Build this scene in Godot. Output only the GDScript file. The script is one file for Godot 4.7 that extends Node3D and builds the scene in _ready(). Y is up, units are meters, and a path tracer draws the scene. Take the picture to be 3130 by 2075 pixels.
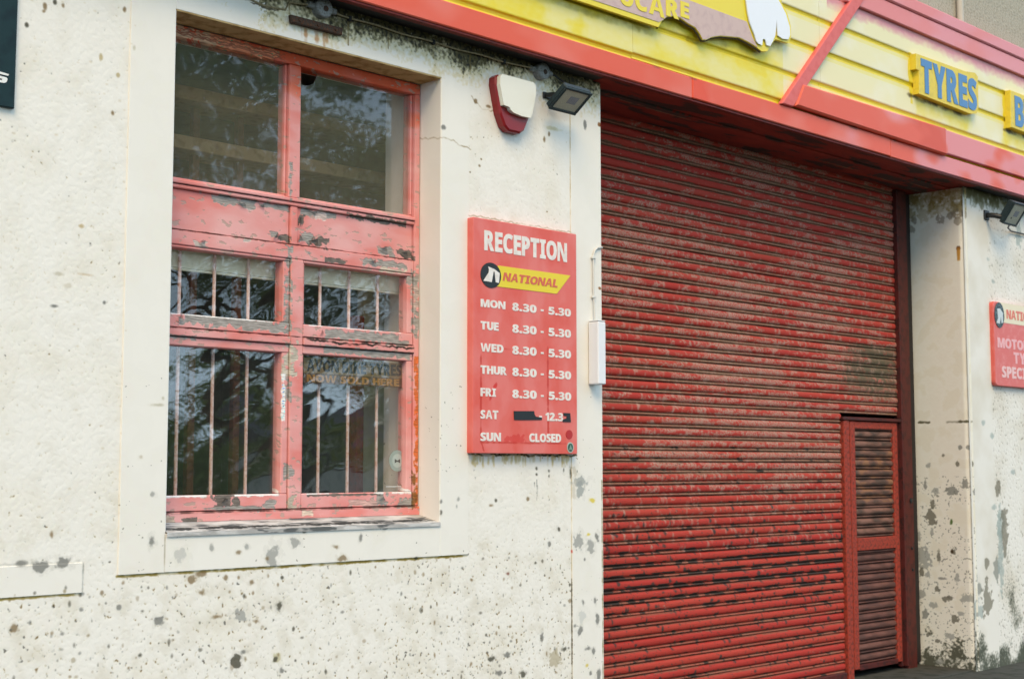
extends Node3D
# A tyre garage front: rendered wall with an old timber window, opening-hours sign, roller shutter and shop fascia.
# x runs along the facade, y is up, z points away from the wall into the street. The wall face is z = 0.

const RIGHT := Vector3(0.705856588, -0.000697551, 0.708354424)
const UPV := Vector3(-0.06241087, 0.99604931, 0.06317165)
const FWD := Vector3(0.7056, 0.08879914, -0.70302443)
const EYE := Vector3(0, 1.57, 5.5)
const FOCAL := 4380.0

var M := {}
var names := {}
var rng := RandomNumberGenerator.new()


# ---------- the place a photo pixel shows on the plane z (or, second form, on the plane x) ----------
func W(px: float, py: float, z := 0.0) -> Vector3:
	var d := FWD + RIGHT * ((px - 1565.0) / FOCAL) - UPV * ((py - 1037.5) / FOCAL)
	return EYE + d * ((z - EYE.z) / d.z)


func WX(px: float, py: float, x: float) -> Vector3:
	var d := FWD + RIGHT * ((px - 1565.0) / FOCAL) - UPV * ((py - 1037.5) / FOCAL)
	return EYE + d * ((x - EYE.x) / d.x)


# ---------- a picture that covers a rectangle of a surface, in metres ----------
class Tex:
	var w: int
	var h: int
	var ox: float
	var oy: float
	var s: float
	var d := PackedByteArray()
	var hg := PackedByteArray()
	var rag := FastNoiseLite.new()

	func _init(x0: float, x1: float, y0: float, y1: float, ppm: float, c := Color.WHITE) -> void:
		ox = x0
		oy = y1
		s = ppm
		w = int(round((x1 - x0) * ppm))
		h = int(round((y1 - y0) * ppm))
		d.resize(w * h * 3)
		for i in w * h:
			d[i * 3] = int(c.r * 255)
			d[i * 3 + 1] = int(c.g * 255)
			d[i * 3 + 2] = int(c.b * 255)
		rag.seed = 5
		rag.frequency = 0.02
		rag.fractal_octaves = 4

	func mixpx(i: int, c: Color, a: float) -> void:
		var k := i * 3
		d[k] = int(lerpf(d[k], c.r * 255.0, a))
		d[k + 1] = int(lerpf(d[k + 1], c.g * 255.0, a))
		d[k + 2] = int(lerpf(d[k + 2], c.b * 255.0, a))

	# a ragged round mark
	func blob(x: float, y: float, rx: float, ry: float, c: Color, a := 1.0, ragged := 0.55, relief := -1) -> void:
		var cx := (x - ox) * s
		var cy := (oy - y) * s
		var ax := maxf(rx * s, 0.8)
		var ay := maxf(ry * s, 0.8)
		var soft := 2.4 / minf(ax, ay)
		for j in range(maxi(0, int(cy - ay * 1.6)), mini(h, int(cy + ay * 1.6) + 1)):
			for i in range(maxi(0, int(cx - ax * 1.6)), mini(w, int(cx + ax * 1.6) + 1)):
				var e := sqrt(pow((i - cx) / ax, 2) + pow((j - cy) / ay, 2)) + ragged * rag.get_noise_2d(i * 3.0, j * 3.0)
				var t := clampf((1.0 - e) / soft + 0.5, 0, 1)
				if t > 0:
					mixpx(j * w + i, c, t * a)
					if relief >= 0 and hg.size() and t > 0.5:
						hg[j * w + i] = relief

	# a ragged rectangle
	func patch(x0: float, y0: float, x1: float, y1: float, c: Color, a := 1.0, ragged := 0.5, grain := 0.0, relief := -1) -> void:
		var i0 := (minf(x0, x1) - ox) * s
		var i1 := (maxf(x0, x1) - ox) * s
		var j0 := (oy - maxf(y0, y1)) * s
		var j1 := (oy - minf(y0, y1)) * s
		var r := maxf(2.0, minf(i1 - i0, j1 - j0) * 0.5)
		for j in range(maxi(0, int(j0 - r * 0.3)), mini(h, int(j1 + r * 0.3) + 1)):
			for i in range(maxi(0, int(i0 - r * 0.3)), mini(w, int(i1 + r * 0.3) + 1)):
				var e := minf(minf(i - i0, i1 - i) * 0.4, minf(j - j0, j1 - j)) / r + ragged * (rag.get_noise_2d(i * 2.2 + 300, j * 2.2) + 0.6 * rag.get_noise_2d(i * 0.7, j * 0.9 + 60))
				var t := clampf(e * r / 1.6 + 0.3, 0, 1)
				if t > 0:
					var cc := c
					if grain > 0:
						cc = c.lightened(0.0) * (1.0 + grain * rag.get_noise_2d(i * 1.5, j * 14.0))
					mixpx(j * w + i, cc, t * a)
					if relief >= 0 and hg.size() and t > 0.5:
						hg[j * w + i] = relief

	# a wavering line through points
	func line(pts: Array, width: float, c: Color, a := 1.0, waver := 0.01) -> void:
		for k in pts.size() - 1:
			var p: Vector2 = pts[k]
			var q: Vector2 = pts[k + 1]
			var n := int(p.distance_to(q) * s) + 1
			for t in n:
				var m := p.lerp(q, t / float(n))
				var v := waver * rag.get_noise_2d(m.x * 900.0, m.y * 900.0 + 77)
				var wd := width * (0.6 + 0.9 * absf(rag.get_noise_2d(m.x * 2500.0, m.y * 2500.0 + 40)))
				var aa := a * clampf(0.75 + 1.6 * rag.get_noise_2d(m.x * 400.0 + 9, m.y * 400.0), 0.15, 1.0)
				blob(m.x, m.y + v, wd, wd, c, aa, 0.3)

	func image() -> ImageTexture:
		return ImageTexture.create_from_image(Image.create_from_data(w, h, false, Image.FORMAT_RGB8, d))

	func height() -> ImageTexture:
		return ImageTexture.create_from_image(Image.create_from_data(w, h, false, Image.FORMAT_L8, hg))

	func mat(rough := 0.8, bump := 0.0) -> StandardMaterial3D:
		var m := StandardMaterial3D.new()
		m.albedo_texture = image()
		m.roughness = rough
		m.metallic_specular = 0.4
		if bump > 0 and hg.size():
			m.heightmap_enabled = true
			m.heightmap_texture = height()
			m.heightmap_scale = bump
		return m


# ---------- a mesh under construction ----------
class B:
	var v := PackedVector3Array()
	var n := PackedVector3Array()
	var uv := PackedVector2Array()
	var ix := PackedInt32Array()
	var o := Vector2.ZERO
	var sz := Vector2.ONE
	var kz := 0.7
	var z0 := 0.0
	var xf := Transform3D()

	func on(t: Tex, plane := 0.0) -> B:
		z0 = plane
		o = Vector2(t.ox, t.oy)
		sz = Vector2(t.w / t.s, t.h / t.s)
		return self

	func vert(p: Vector3, nn: Vector3) -> int:
		p = xf * p
		v.append(p)
		n.append((xf.basis * nn).normalized())
		var dz := p.z - z0
		uv.append(Vector2((p.x + dz * kz - o.x) / sz.x, (o.y - p.y - dz * 0.31) / sz.y))
		return v.size() - 1

	func tri(a: int, b: int, c: int) -> void:
		var g := (v[b] - v[a]).cross(v[c] - v[a])
		if g.dot(n[a] + n[b] + n[c]) > 0:
			ix.append_array([a, c, b])
		else:
			ix.append_array([a, b, c])

	func quad(a: Vector3, b: Vector3, c: Vector3, d: Vector3, nn := Vector3.ZERO) -> void:
		if nn == Vector3.ZERO:
			nn = (b - a).cross(d - a).normalized()
		var k := [vert(a, nn), vert(b, nn), vert(c, nn), vert(d, nn)]
		tri(k[0], k[1], k[2])
		tri(k[0], k[2], k[3])

	func face3(a: Vector3, b: Vector3, c: Vector3, nn: Vector3) -> void:
		tri(vert(a, nn), vert(b, nn), vert(c, nn))

	# a box with chamfered edges
	func box(lo: Vector3, hi: Vector3, c := 0.0) -> B:
		var m := (lo + hi) * 0.5
		var e := (hi - lo) * 0.5
		c = minf(c, minf(e.x, minf(e.y, e.z)) * 0.9)
		for ax in 3:
			for sg in [-1.0, 1.0]:
				var u := (ax + 1) % 3
				var w := (ax + 2) % 3
				var p := []
				for q in [[-1, -1], [1, -1], [1, 1], [-1, 1]]:
					var t := Vector3.ZERO
					t[ax] = sg * e[ax]
					t[u] = q[0] * (e[u] - c)
					t[w] = q[1] * (e[w] - c)
					p.append(m + t)
				var nn := Vector3.ZERO
				nn[ax] = sg
				quad(p[0], p[1], p[2], p[3], nn)
		if c > 0:
			for ax in 3:
				var u := (ax + 1) % 3
				var w := (ax + 2) % 3
				for su in [-1.0, 1.0]:
					for sw in [-1.0, 1.0]:
						var p := []
						for q in [[-1, 0], [1, 0], [1, 1], [-1, 1]]:
							var t := Vector3.ZERO
							t[ax] = q[0] * (e[ax] - c)
							t[u] = su * (e[u] - (c if q[1] == 1 else 0.0))
							t[w] = sw * (e[w] - (0.0 if q[1] == 1 else c))
							p.append(m + t)
						var nn := Vector3.ZERO
						nn[u] = su
						nn[w] = sw
						quad(p[0], p[1], p[2], p[3], nn.normalized())
			for sx in [-1.0, 1.0]:
				for sy in [-1.0, 1.0]:
					for s3 in [-1.0, 1.0]:
						var g := Vector3(sx, sy, s3)
						face3(m + g * (e - Vector3(0, c, c)), m + g * (e - Vector3(c, 0, c)), m + g * (e - Vector3(c, c, 0)), g.normalized())
		return self

	# a flat outline given thickness along z, its front edge bevelled
	func slab(poly: PackedVector2Array, z0: float, z1: float, bev := 0.0) -> B:
		var tr := Geometry2D.triangulate_polygon(poly)
		var inner := poly
		if bev > 0:
			var off := Geometry2D.offset_polygon(poly, -bev)
			if off.size() == 1 and off[0].size() == poly.size():
				var best := 0
				for k in off[0].size():
					if off[0][k].distance_to(poly[0]) < off[0][best].distance_to(poly[0]):
						best = k
				inner = PackedVector2Array()
				for k in poly.size():
					inner.append(off[0][(best + k) % poly.size()])
				if inner[1].distance_to(poly[1]) > inner[poly.size() - 1].distance_to(poly[1]):
					inner = poly
					bev = 0
			else:
				bev = 0
		for z in [z0, z1]:
			var nn := Vector3(0, 0, -1 if z == z0 else 1)
			var src := poly if z == z0 else inner
			var base := v.size()
			for p in src:
				vert(Vector3(p.x, p.y, z), nn)
			for k in range(0, tr.size(), 3):
				tri(base + tr[k], base + tr[k + 1], base + tr[k + 2])
		var cw := 1.0 if Geometry2D.is_polygon_clockwise(poly) else -1.0
		for k in poly.size():
			var a := poly[k]
			var b := poly[(k + 1) % poly.size()]
			if a.distance_to(b) < 1e-5:
				continue
			var t := (b - a).normalized()
			var nn := Vector3(-t.y, t.x, 0) * cw
			quad(Vector3(a.x, a.y, z0), Vector3(b.x, b.y, z0), Vector3(b.x, b.y, z1 - bev), Vector3(a.x, a.y, z1 - bev), nn)
			if bev > 0:
				var ia := inner[k]
				var ib := inner[(k + 1) % poly.size()]
				quad(Vector3(a.x, a.y, z1 - bev), Vector3(b.x, b.y, z1 - bev), Vector3(ib.x, ib.y, z1), Vector3(ia.x, ia.y, z1), (nn + Vector3(0, 0, 1)).normalized())
		return self

	func tube(pts: Array, r: float, seg := 8, r1 := -1.0) -> B:
		var prev := -1
		var side := Vector3(0.3, 0.2, 0.93)
		for k in pts.size():
			var t: Vector3 = (pts[mini(k + 1, pts.size() - 1)] - pts[maxi(k - 1, 0)]).normalized()
			var a := side.cross(t)
			if a.length() < 0.05:
				a = Vector3(1, 0, 0).cross(t)
			a = a.normalized()
			side = t.cross(a).normalized()
			var rr := r if r1 < 0 else lerpf(r, r1, k / float(pts.size() - 1))
			var first := v.size()
			for j in seg:
				var q := TAU * j / seg
				var nn := a * cos(q) + side * sin(q)
				vert(pts[k] + nn * rr, nn)
			if prev >= 0:
				for j in seg:
					var j2 := (j + 1) % seg
					tri(prev + j, first + j, first + j2)
					tri(prev + j, first + j2, prev + j2)
			if k == 0 or k == pts.size() - 1:
				var nn := -t if k == 0 else t
				var c0 := vert(pts[k], nn)
				var ring := v.size()
				for j in seg:
					var q := TAU * j / seg
					vert(pts[k] + (a * cos(q) + side * sin(q)) * rr, nn)
				for j in seg:
					tri(c0, ring + j, ring + (j + 1) % seg)
			prev = first
		return self

	# rings [height, radius] turned about an axis
	func lathe(at: Vector3, axis: Vector3, rings: Array, seg := 20) -> B:
		var a := axis.cross(Vector3(0.31, 0.2, 0.9)).normalized()
		var b := axis.cross(a).normalized()
		for k in rings.size() - 1:
			var h0: float = rings[k][0]
			var r0: float = rings[k][1]
			var h1: float = rings[k + 1][0]
			var r1: float = rings[k + 1][1]
			for j in seg:
				var c0 := a * cos(TAU * j / seg) + b * sin(TAU * j / seg)
				var c1 := a * cos(TAU * (j + 1) / seg) + b * sin(TAU * (j + 1) / seg)
				var nn := ((c0 + c1) * (h1 - h0) + axis * (r0 - r1) * 2.0)
				if nn.length() < 1e-6:
					nn = axis
				quad(at + axis * h0 + c0 * r0, at + axis * h0 + c1 * r0, at + axis * h1 + c1 * r1, at + axis * h1 + c0 * r1, nn.normalized())
		return self

	func mesh() -> ArrayMesh:
		var arr := []
		arr.resize(Mesh.ARRAY_MAX)
		arr[Mesh.ARRAY_VERTEX] = v
		arr[Mesh.ARRAY_NORMAL] = n
		arr[Mesh.ARRAY_TEX_UV] = uv
		arr[Mesh.ARRAY_INDEX] = ix
		var am := ArrayMesh.new()
		am.add_surface_from_arrays(Mesh.PRIMITIVE_TRIANGLES, arr)
		return am


# ---------- naming and placing ----------
func numbered(called: String) -> String:
	names[called] = names.get(called, -1) + 1
	return called if names[called] == 0 else "%s_%03d" % [called, names[called]]


func thing(called: String, label: String, category: String, at := Vector3.ZERO, group := "") -> Node3D:
	var o := Node3D.new()
	o.name = numbered(called)
	add_child(o)
	o.position = at
	o.set_meta("label", label)
	o.set_meta("category", category)
	if group:
		o.set_meta("group", group)
	return o


# One mesh as a part of PARENT, built in world metres.
func part(called: String, b: B, m: Material, parent: Node3D, label := "") -> MeshInstance3D:
	var o := MeshInstance3D.new()
	o.name = called
	o.mesh = b.mesh()
	o.material_override = m
	parent.add_child(o, true)
	var p: Node3D = parent
	var off := Vector3.ZERO
	while p != self:
		off += p.position
		p = p.get_parent()
	o.position = -off
	if label:
		o.set_meta("label", label)
	return o


func structure(called: String, b: B, m: Material) -> MeshInstance3D:
	var o := part(called, b, m, self)
	o.name = numbered(called)
	o.set_meta("kind", "structure")
	return o


func flat(c: Color, rough := 0.7, metal := 0.0, spec := 0.5) -> StandardMaterial3D:
	var m := StandardMaterial3D.new()
	m.albedo_color = c
	m.roughness = rough
	m.metallic = metal
	m.metallic_specular = spec
	return m


# a plain colour broken up by two layers of grain, laid on in world metres
func grainy(c: Color, dark: Color, rough := 0.8, size := 1.0, bump := 0.0, share := 0.5) -> StandardMaterial3D:
	var m := StandardMaterial3D.new()
	m.roughness = rough
	m.metallic_specular = 0.35
	var a := noise(256, 256, 0.02, 5, 11 + int(c.r * 97) + int(dark.g * 31), 1, 1, true)
	var d := PackedByteArray()
	d.resize(256 * 256 * 3)
	for i in 256 * 256:
		var t := clampf((a[i] / 255.0 - 1.0 + share) * 2.2, 0, 1)
		var cc := c.lerp(dark, t)
		d[i * 3] = int(cc.r * 255)
		d[i * 3 + 1] = int(cc.g * 255)
		d[i * 3 + 2] = int(cc.b * 255)
	m.albedo_texture = ImageTexture.create_from_image(Image.create_from_data(256, 256, false, Image.FORMAT_RGB8, d))
	m.uv1_triplanar = true
	m.uv1_world_triplanar = true
	m.uv1_scale = Vector3.ONE / size
	if bump > 0:
		m.heightmap_enabled = true
		m.heightmap_texture = ImageTexture.create_from_image(Image.create_from_data(256, 256, false, Image.FORMAT_L8, a))
		m.heightmap_scale = bump
	return m


# noise as bytes, stretched sx times in x and sy times in y
func noise(w: int, h: int, freq: float, octaves: int, sd: int, sx := 1.0, sy := 1.0, seamless := false, kind := FastNoiseLite.TYPE_SIMPLEX_SMOOTH) -> PackedByteArray:
	var f := FastNoiseLite.new()
	f.noise_type = kind
	f.seed = sd
	f.frequency = freq
	f.fractal_octaves = octaves
	var im := f.get_seamless_image(w, h) if seamless else f.get_image(maxi(8, int(w / sx)), maxi(8, int(h / sy)))
	im.convert(Image.FORMAT_L8)
	if im.get_width() != w or im.get_height() != h:
		im.resize(w, h, Image.INTERPOLATE_CUBIC)
	return im.get_data()


var fonts := {}
var glyphs := {}


func heavy(em: float) -> Font:
	if not fonts.has(em):
		var sf := SystemFont.new()
		sf.font_names = PackedStringArray(["Droid Sans"])
		sf.font_weight = 700
		var fv := FontVariation.new()
		fv.base_font = sf
		fv.variation_embolden = em
		fonts[em] = fv
	return fonts[em]


# One letter as thick as its outline allows: [points 0..1 with z, normals, indices, width and height in font pixels].
func glyph(ch: String) -> Array:
	if not glyphs.has(ch):
		var t := TextMesh.new()
		t.text = ch
		t.font = heavy(0.18 if ch in "AVW1" else 0.55 if ch in "N389B" else 0.85)
		t.font_size = 64
		t.pixel_size = 0.01
		t.depth = 0.02
		t.curve_step = 1.0
		var arr := t.get_mesh_arrays()
		var pv: PackedVector3Array = arr[Mesh.ARRAY_VERTEX]
		var lo := pv[0]
		var hi := pv[0]
		for p in pv:
			lo = lo.min(p)
			hi = hi.max(p)
		var q := PackedVector3Array()
		for p in pv:
			q.append((p - lo) / (hi - lo))
		var ix: PackedInt32Array = arr[Mesh.ARRAY_INDEX] if arr[Mesh.ARRAY_INDEX] != null else PackedInt32Array(range(pv.size()))
		glyphs[ch] = [q, arr[Mesh.ARRAY_NORMAL], ix, (hi.x - lo.x) * 100.0, (hi.y - lo.y) * 100.0]
	return glyphs[ch]


# A word whose capitals fill the rectangle x0..x1, y0..y1 on the plane z.
func word(text: String, x0: float, x1: float, y0: float, y1: float, z: float, m: Material, parent: Node3D, called := "lettering", deep := 0.004, shear := 0.0) -> MeshInstance3D:
	var b := B.new()
	var gap := 3.0
	var total := -gap
	for ch in text:
		total += gap + (15.0 if ch == " " else float(glyph(ch)[3]))
	var cap: float = glyph("E")[4]
	var sx := (x1 - x0) / total
	var at := x0
	for ch in text:
		if ch == " ":
			at += (15.0 + gap) * sx
			continue
		var g := glyph(ch)
		var q: PackedVector3Array = g[0]
		var hgt: float = (y1 - y0) * (g[4] / cap if ch == "." else 1.0)
		var base := b.v.size()
		for i in q.size():
			var yy := y0 + q[i].y * hgt
			b.v.append(Vector3(at + q[i].x * g[3] * sx + shear * (yy - (y0 + y1) * 0.5), yy, z + deep * q[i].z))
			b.n.append(g[1][i])
			b.uv.append(Vector2.ZERO)
		for k in g[2]:
			b.ix.append(base + k)
		at += (g[3] + gap) * sx
	return part(called, b, m, parent)


func circle(c: Vector2, rx: float, ry: float, n := 28) -> PackedVector2Array:
	var p := PackedVector2Array()
	for k in n:
		p.append(c + Vector2(cos(TAU * k / n) * rx, sin(TAU * k / n) * ry))
	return p


func rounded(x0: float, y0: float, x1: float, y1: float, r: float) -> PackedVector2Array:
	var p := PackedVector2Array()
	for k in 4:
		var c := Vector2(x1 - r if k in [0, 3] else x0 + r, y1 - r if k < 2 else y0 + r)
		for j in 5:
			var a := PI / 2 * k + PI / 2 * j / 4.0
			p.append(c + Vector2(cos(a), sin(a)) * r)
	return p


func C(r: int, g: int, b: int) -> Color:
	return Color8(r, g, b)


func _ready() -> void:
	rng.seed = 7
	names = {}
	camera_sky_sun()
	make_materials()
	ground_and_street()
	print("garage")
	garage()
	print("window")
	window()
	print("shutter")
	shutter()
	print("fascia")
	fascia()
	print("fittings")
	signs()
	fittings()
	interior()
	opposite()


func camera_sky_sun() -> void:
	var cam := Camera3D.new()
	cam.name = "camera"
	add_child(cam)
	cam.transform = Transform3D(Basis(RIGHT, UPV, -FWD), EYE)
	cam.near = 0.05
	cam.far = 600
	var lens := CameraAttributesPhysical.new()
	lens.frustum_focal_length = 12.0 / (1037.5 / FOCAL)
	lens.frustum_focus_distance = 7.0
	lens.exposure_aperture = 4.8
	lens.frustum_near = 0.05
	lens.frustum_far = 600
	cam.attributes = lens
	cam.fov = rad_to_deg(2.0 * atan(1037.5 / FOCAL))
	cam.current = true

	var sky := ProceduralSkyMaterial.new()
	sky.sky_top_color = C(150, 178, 206)
	sky.sky_horizon_color = C(184, 208, 222)
	sky.sky_curve = 0.2
	sky.ground_bottom_color = C(96, 92, 86)
	sky.ground_horizon_color = C(150, 150, 146)
	sky.sky_energy_multiplier = 1.0
	var env := Environment.new()
	env.background_mode = Environment.BG_SKY
	env.sky = Sky.new()
	env.sky.sky_material = sky
	env.tonemap_mode = Environment.TONE_MAPPER_LINEAR
	env.tonemap_exposure = 3.35
	env.sdfgi_enabled = true
	env.ssao_enabled = true
	env.ssil_enabled = true
	var we := WorldEnvironment.new()
	we.name = "environment"
	we.environment = env
	add_child(we)

	var sun := DirectionalLight3D.new()
	sun.name = "sun"
	sun.light_color = Color(1.0, 0.9, 0.76)
	sun.light_energy = 0.26
	sun.light_angular_distance = 30.0
	sun.shadow_enabled = true
	add_child(sun)
	sun.look_at_from_position(Vector3.ZERO, Vector3(0.45, -0.75, -0.55))


func make_materials() -> void:
	M.black = flat(C(22, 24, 24), 0.45)
	M.white = flat(C(226, 226, 220), 0.5)
	M.rubber = flat(C(30, 32, 32), 0.7)
	M.grey = grainy(C(120, 124, 122), C(90, 92, 88), 0.6, 0.2)
	M.rust = grainy(C(70, 58, 50), C(104, 62, 40), 0.9, 0.1, 0.2)
	M.asphalt = grainy(C(70, 70, 68), C(50, 50, 49), 0.95, 0.6, 0.4)
	M.concrete = grainy(C(66, 67, 62), C(44, 48, 40), 0.95, 0.9, 0.3)


func ground_and_street() -> void:
	structure("ground", B.new().box(Vector3(-120, -0.4, -60), Vector3(160, -0.034, 120)), M.concrete)
	structure("road", B.new().box(Vector3(-120, -0.3, 8.0), Vector3(160, -0.03, 14.5)), M.asphalt)
	structure("kerb", B.new().box(Vector3(-120, -0.2, 14.5), Vector3(160, 0.12, 14.65), 0.02), M.concrete)
	structure("pavement", B.new().box(Vector3(-120, -0.2, 14.65), Vector3(160, 0.11, 16.6)), M.concrete)
	structure("lawn", B.new().box(Vector3(-120, -0.2, 16.6), Vector3(160, 0.1, 110)), grainy(C(62, 76, 40), C(84, 88, 50), 1.0, 1.7, 0.5))


var wall_tex: Tex
var side_tex: Tex
var building: Node3D


func in_band(x: float, y: float) -> bool:
	if x > 3.155 and x < 5.19 and y > 1.117 and not (x > 3.378 and x < 4.99 and y > 3.80):
		return true
	if x > 5.996 or (x < 2.992 and y > 1.054 and y < 1.177):
		return true
	return false


func paint_wall() -> void:
	var t := Tex.new(1.7, 6.3, -0.05, 4.0, 340.0, C(231, 227, 217))
	wall_tex = t
	var n := t.w * t.h
	var fine := noise(t.w, t.h, 0.11, 3, 3)
	var pit := noise(t.w, t.h, 0.085, 2, 21)
	var broad := noise(t.w, t.h, 0.05, 4, 8, 8, 8)
	var mid := noise(t.w, t.h, 0.035, 3, 17, 2, 2)
	var hue := noise(t.w, t.h, 0.09, 2, 57)
	t.hg.resize(n)
	for j in t.h:
		var y := t.oy - j / t.s
		for i in t.w:
			var x := t.ox + i / t.s
			var k := j * t.w + i
			var band := in_band(x, y)
			var bn := broad[k] / 255.0
			var p := pit[k] / 255.0
			var f := fine[k] / 255.0
			# paint film: cream, whiter and yellower in broad uneven patches
			var warm := clampf((bn - 0.45) * 1.2, 0, 1) * 0.6
			t.mixpx(k, C(222, 214, 194), warm * (0.45 if band else 0.9))
			t.mixpx(k, C(200, 192, 172), clampf((mid[k] / 255.0 - 0.5) * 2.2, 0, 1) * (0.1 if band else 0.5) * (1.0 if y < 1.1 + (bn - 0.5) * 1.2 + (p - 0.5) * 0.5 else 0.4))
			# black mould and yellow algae hanging below the fascia, in grains
			if y > 3.5 and x > 3.72 + (bn - 0.5) * 0.5 + (f - 0.5) * 0.2:
				var hang := 3.775 - 0.22 * (bn - 0.35) - (0.03 if x > 4.4 and x < 5.7 else 0.0)
				var mg := (y - hang) * 11.0 + (f - 0.5) * 1.3 + (p - 0.5) * 0.9
				if y > hang - 0.09:
					t.mixpx(k, C(204, 184, 122), clampf((y - hang + 0.09) * 5.0 + (p - 0.5) * 0.8, 0, 0.55))
				if mg > 0.1:
					t.mixpx(k, C(72, 66, 40) if hue[k] > 110 else C(36, 34, 26), clampf(mg * 0.9, 0, 0.88))
			if band:
				t.hg[k] = 150 + int((f - 0.5) * 26)
				if p < 0.17 and f < 0.42 and y < 2.0 and bn > 0.45:
					t.mixpx(k, C(120, 116, 104), 0.7)
			else:
				t.hg[k] = clampi(int(40 + 215 * smoothstep(0.12, 0.75, p * 0.8 + f * 0.25)), 0, 255)
				# dirt sits in the pits of the roughcast, thick low down where the road throws it up, in patches above
				var dens := 0.115 + 0.09 * clampf((1.25 - y) / 1.2, 0, 1) + (bn - 0.5) * 0.18
				var q := p + (f - 0.5) * 0.35
				if y > 1.2:
					dens -= 0.07
				if q < dens + 0.09:
					t.mixpx(k, C(200, 190, 164) if hue[k] > 120 else C(188, 186, 176), 0.45)
				if q < dens:
					t.mixpx(k, C(128, 110, 78) if hue[k] > 126 else C(110, 108, 100), clampf((dens - q) * 16.0, 0.25, 0.9))
	# drips and stains
	for a in [[4.0, 3.80, 3.74], [4.36, 3.80, 3.66], [4.62, 3.80, 3.70], [4.93, 3.78, 3.71], [5.2, 3.79, 3.68], [5.46, 3.79, 3.72]]:
		t.line([Vector2(a[0], a[1]), Vector2(a[0] + 0.004, a[2])], 0.005, C(120, 100, 56), 0.45)
	for a in [[4.075, 0.05, 0.006, 0.3], [4.10, 0.075, 0.012, 0.45], [4.165, 0.045, 0.016, 0.3], [4.21, 0.07, 0.01, 0.5], [4.225, 0.04, 0.016, 0.25]]:
		t.line([Vector2(a[0], 3.69), Vector2(a[0] + 0.004, 3.69 - a[1])], a[2], C(164, 104, 52), a[3] * 0.5)
	# cracks
	t.line([Vector2(3.55, 3.77), Vector2(3.766, 3.752), Vector2(3.85, 3.738), Vector2(3.975, 3.748)], 0.003, C(74, 66, 50), 0.9, 0.012)
	for c in [[[1285, 425], [1360, 420], [1440, 455]], [[1440, 292], [1470, 330], [1500, 338], [1530, 322]], [[1745, 232], [1790, 250], [1822, 268]]]:
		var pts := []
		for q in c:
			var w := W(q[0], q[1])
			pts.append(Vector2(w.x, w.y))
		t.line(pts, 0.0026, C(140, 120, 84), 0.55, 0.014)
	# dirt along the lower edges of the raised bands, the ledge beside them and under the signs
	t.line([Vector2(3.15, 1.112), Vector2(5.19, 1.112)], 0.006, C(136, 118, 56), 0.85, 0.003)
	t.line([Vector2(1.7, 1.050), Vector2(2.99, 1.050)], 0.005, C(150, 128, 62), 0.7, 0.003)
	t.line([Vector2(2.994, 1.05), Vector2(2.996, 1.18)], 0.003, C(176, 172, 160), 0.7)
	t.line([Vector2(1.7, 1.186), Vector2(2.98, 1.186)], 0.004, C(190, 188, 180), 0.6)
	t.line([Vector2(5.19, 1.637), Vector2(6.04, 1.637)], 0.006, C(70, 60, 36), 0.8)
	t.line([Vector2(5.19, 2.912), Vector2(6.04, 2.912)], 0.004, C(150, 140, 112), 0.5)
	for k in 60:
		var x := 5.2 + 0.8 * rng.randf()
		t.line([Vector2(x, 1.635), Vector2(x, 1.62 - 0.05 * rng.randf())], 0.008, C(200, 180, 128), 0.28)
	t.line([Vector2(5.993, 0.2), Vector2(5.993, 1.1), Vector2(5.995, 3.7)], 0.0025, C(178, 160, 118), 0.6, 0.003)
	t.line([Vector2(5.992, 0.35), Vector2(5.992, 0.95)], 0.004, C(84, 78, 64), 0.8, 0.003)
	t.line([Vector2(6.252, -0.05), Vector2(6.252, 1.5)], 0.004, C(150, 138, 104), 0.7, 0.004)
	t.line([Vector2(3.38, 1.12), Vector2(3.38, 1.285)], 0.002, C(176, 168, 150), 0.8, 0.002)
	# marks that the photograph shows one by one: [zoom, x, y, half width, half height, colour]
	var g1 := C(150, 150, 144)
	var g2 := C(112, 112, 106)
	var g3 := C(62, 60, 48)
	var br := C(124, 104, 74)
	for a in [[698, 930, 15, 17, g2], [830, 995, 30, 24, C(190, 188, 180)], [1255, 998, 30, 42, g1], [1360, 930, 22, 22, g1], [975, 960, 11, 12, g1], [1135, 955, 11, 10, g1],
			[1100, 978, 13, 7, br], [1665, 908, 9, 15, g2], [1580, 1008, 22, 13, br], [1548, 955, 12, 7, br], [1780, 865, 16, 10, g2], [885, 1112, 22, 16, br], [930, 1084, 26, 9, br],
			[1105, 1278, 34, 26, g1], [1287, 1228, 15, 17, g3], [735, 1298, 26, 18, g2], [1087, 1490, 26, 24, g3], [1275, 1470, 22, 20, C(196, 188, 150)], [1268, 1476, 12, 12, g3], [1122, 1442, 12, 9, g2],
			[185, 1045, 36, 18, g2], [288, 1030, 38, 16, g2], [95, 1033, 40, 7, g2], [62, 1332, 22, 11, br], [235, 900, 8, 12, br], [700, 713, 12, 9, g1], [728, 300, 26, 4, C(176, 168, 144)],
			[1160, 1120, 12, 8, br], [1040, 1100, 10, 9, br], [1298, 1530, 12, 12, g2], [930, 1170, 14, 8, br], [1230, 1010, 8, 6, br], [1920, 1010, 8, 8, g3], [1180, 1300, 14, 8, br], [1000, 1280, 20, 6, br],
			[750, 268, 7, 8, C(176, 168, 144)], [1740, 690, 5, 4, g2], [2036, 745, 6, 8, g2], [2036, 795, 6, 9, g3], [2115, 735, 6, 8, g1], [2108, 768, 4, 6, g1], [1403, 880, 10, 8, g3], [650, 540, 10, 6, C(190, 180, 160)]]:
		var w := W(a[0] * 0.6617, 1037 + a[1] * 0.6617)
		var sx: float = W((a[0] + a[2]) * 0.6617, 1037 + a[1] * 0.6617).x - w.x
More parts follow.
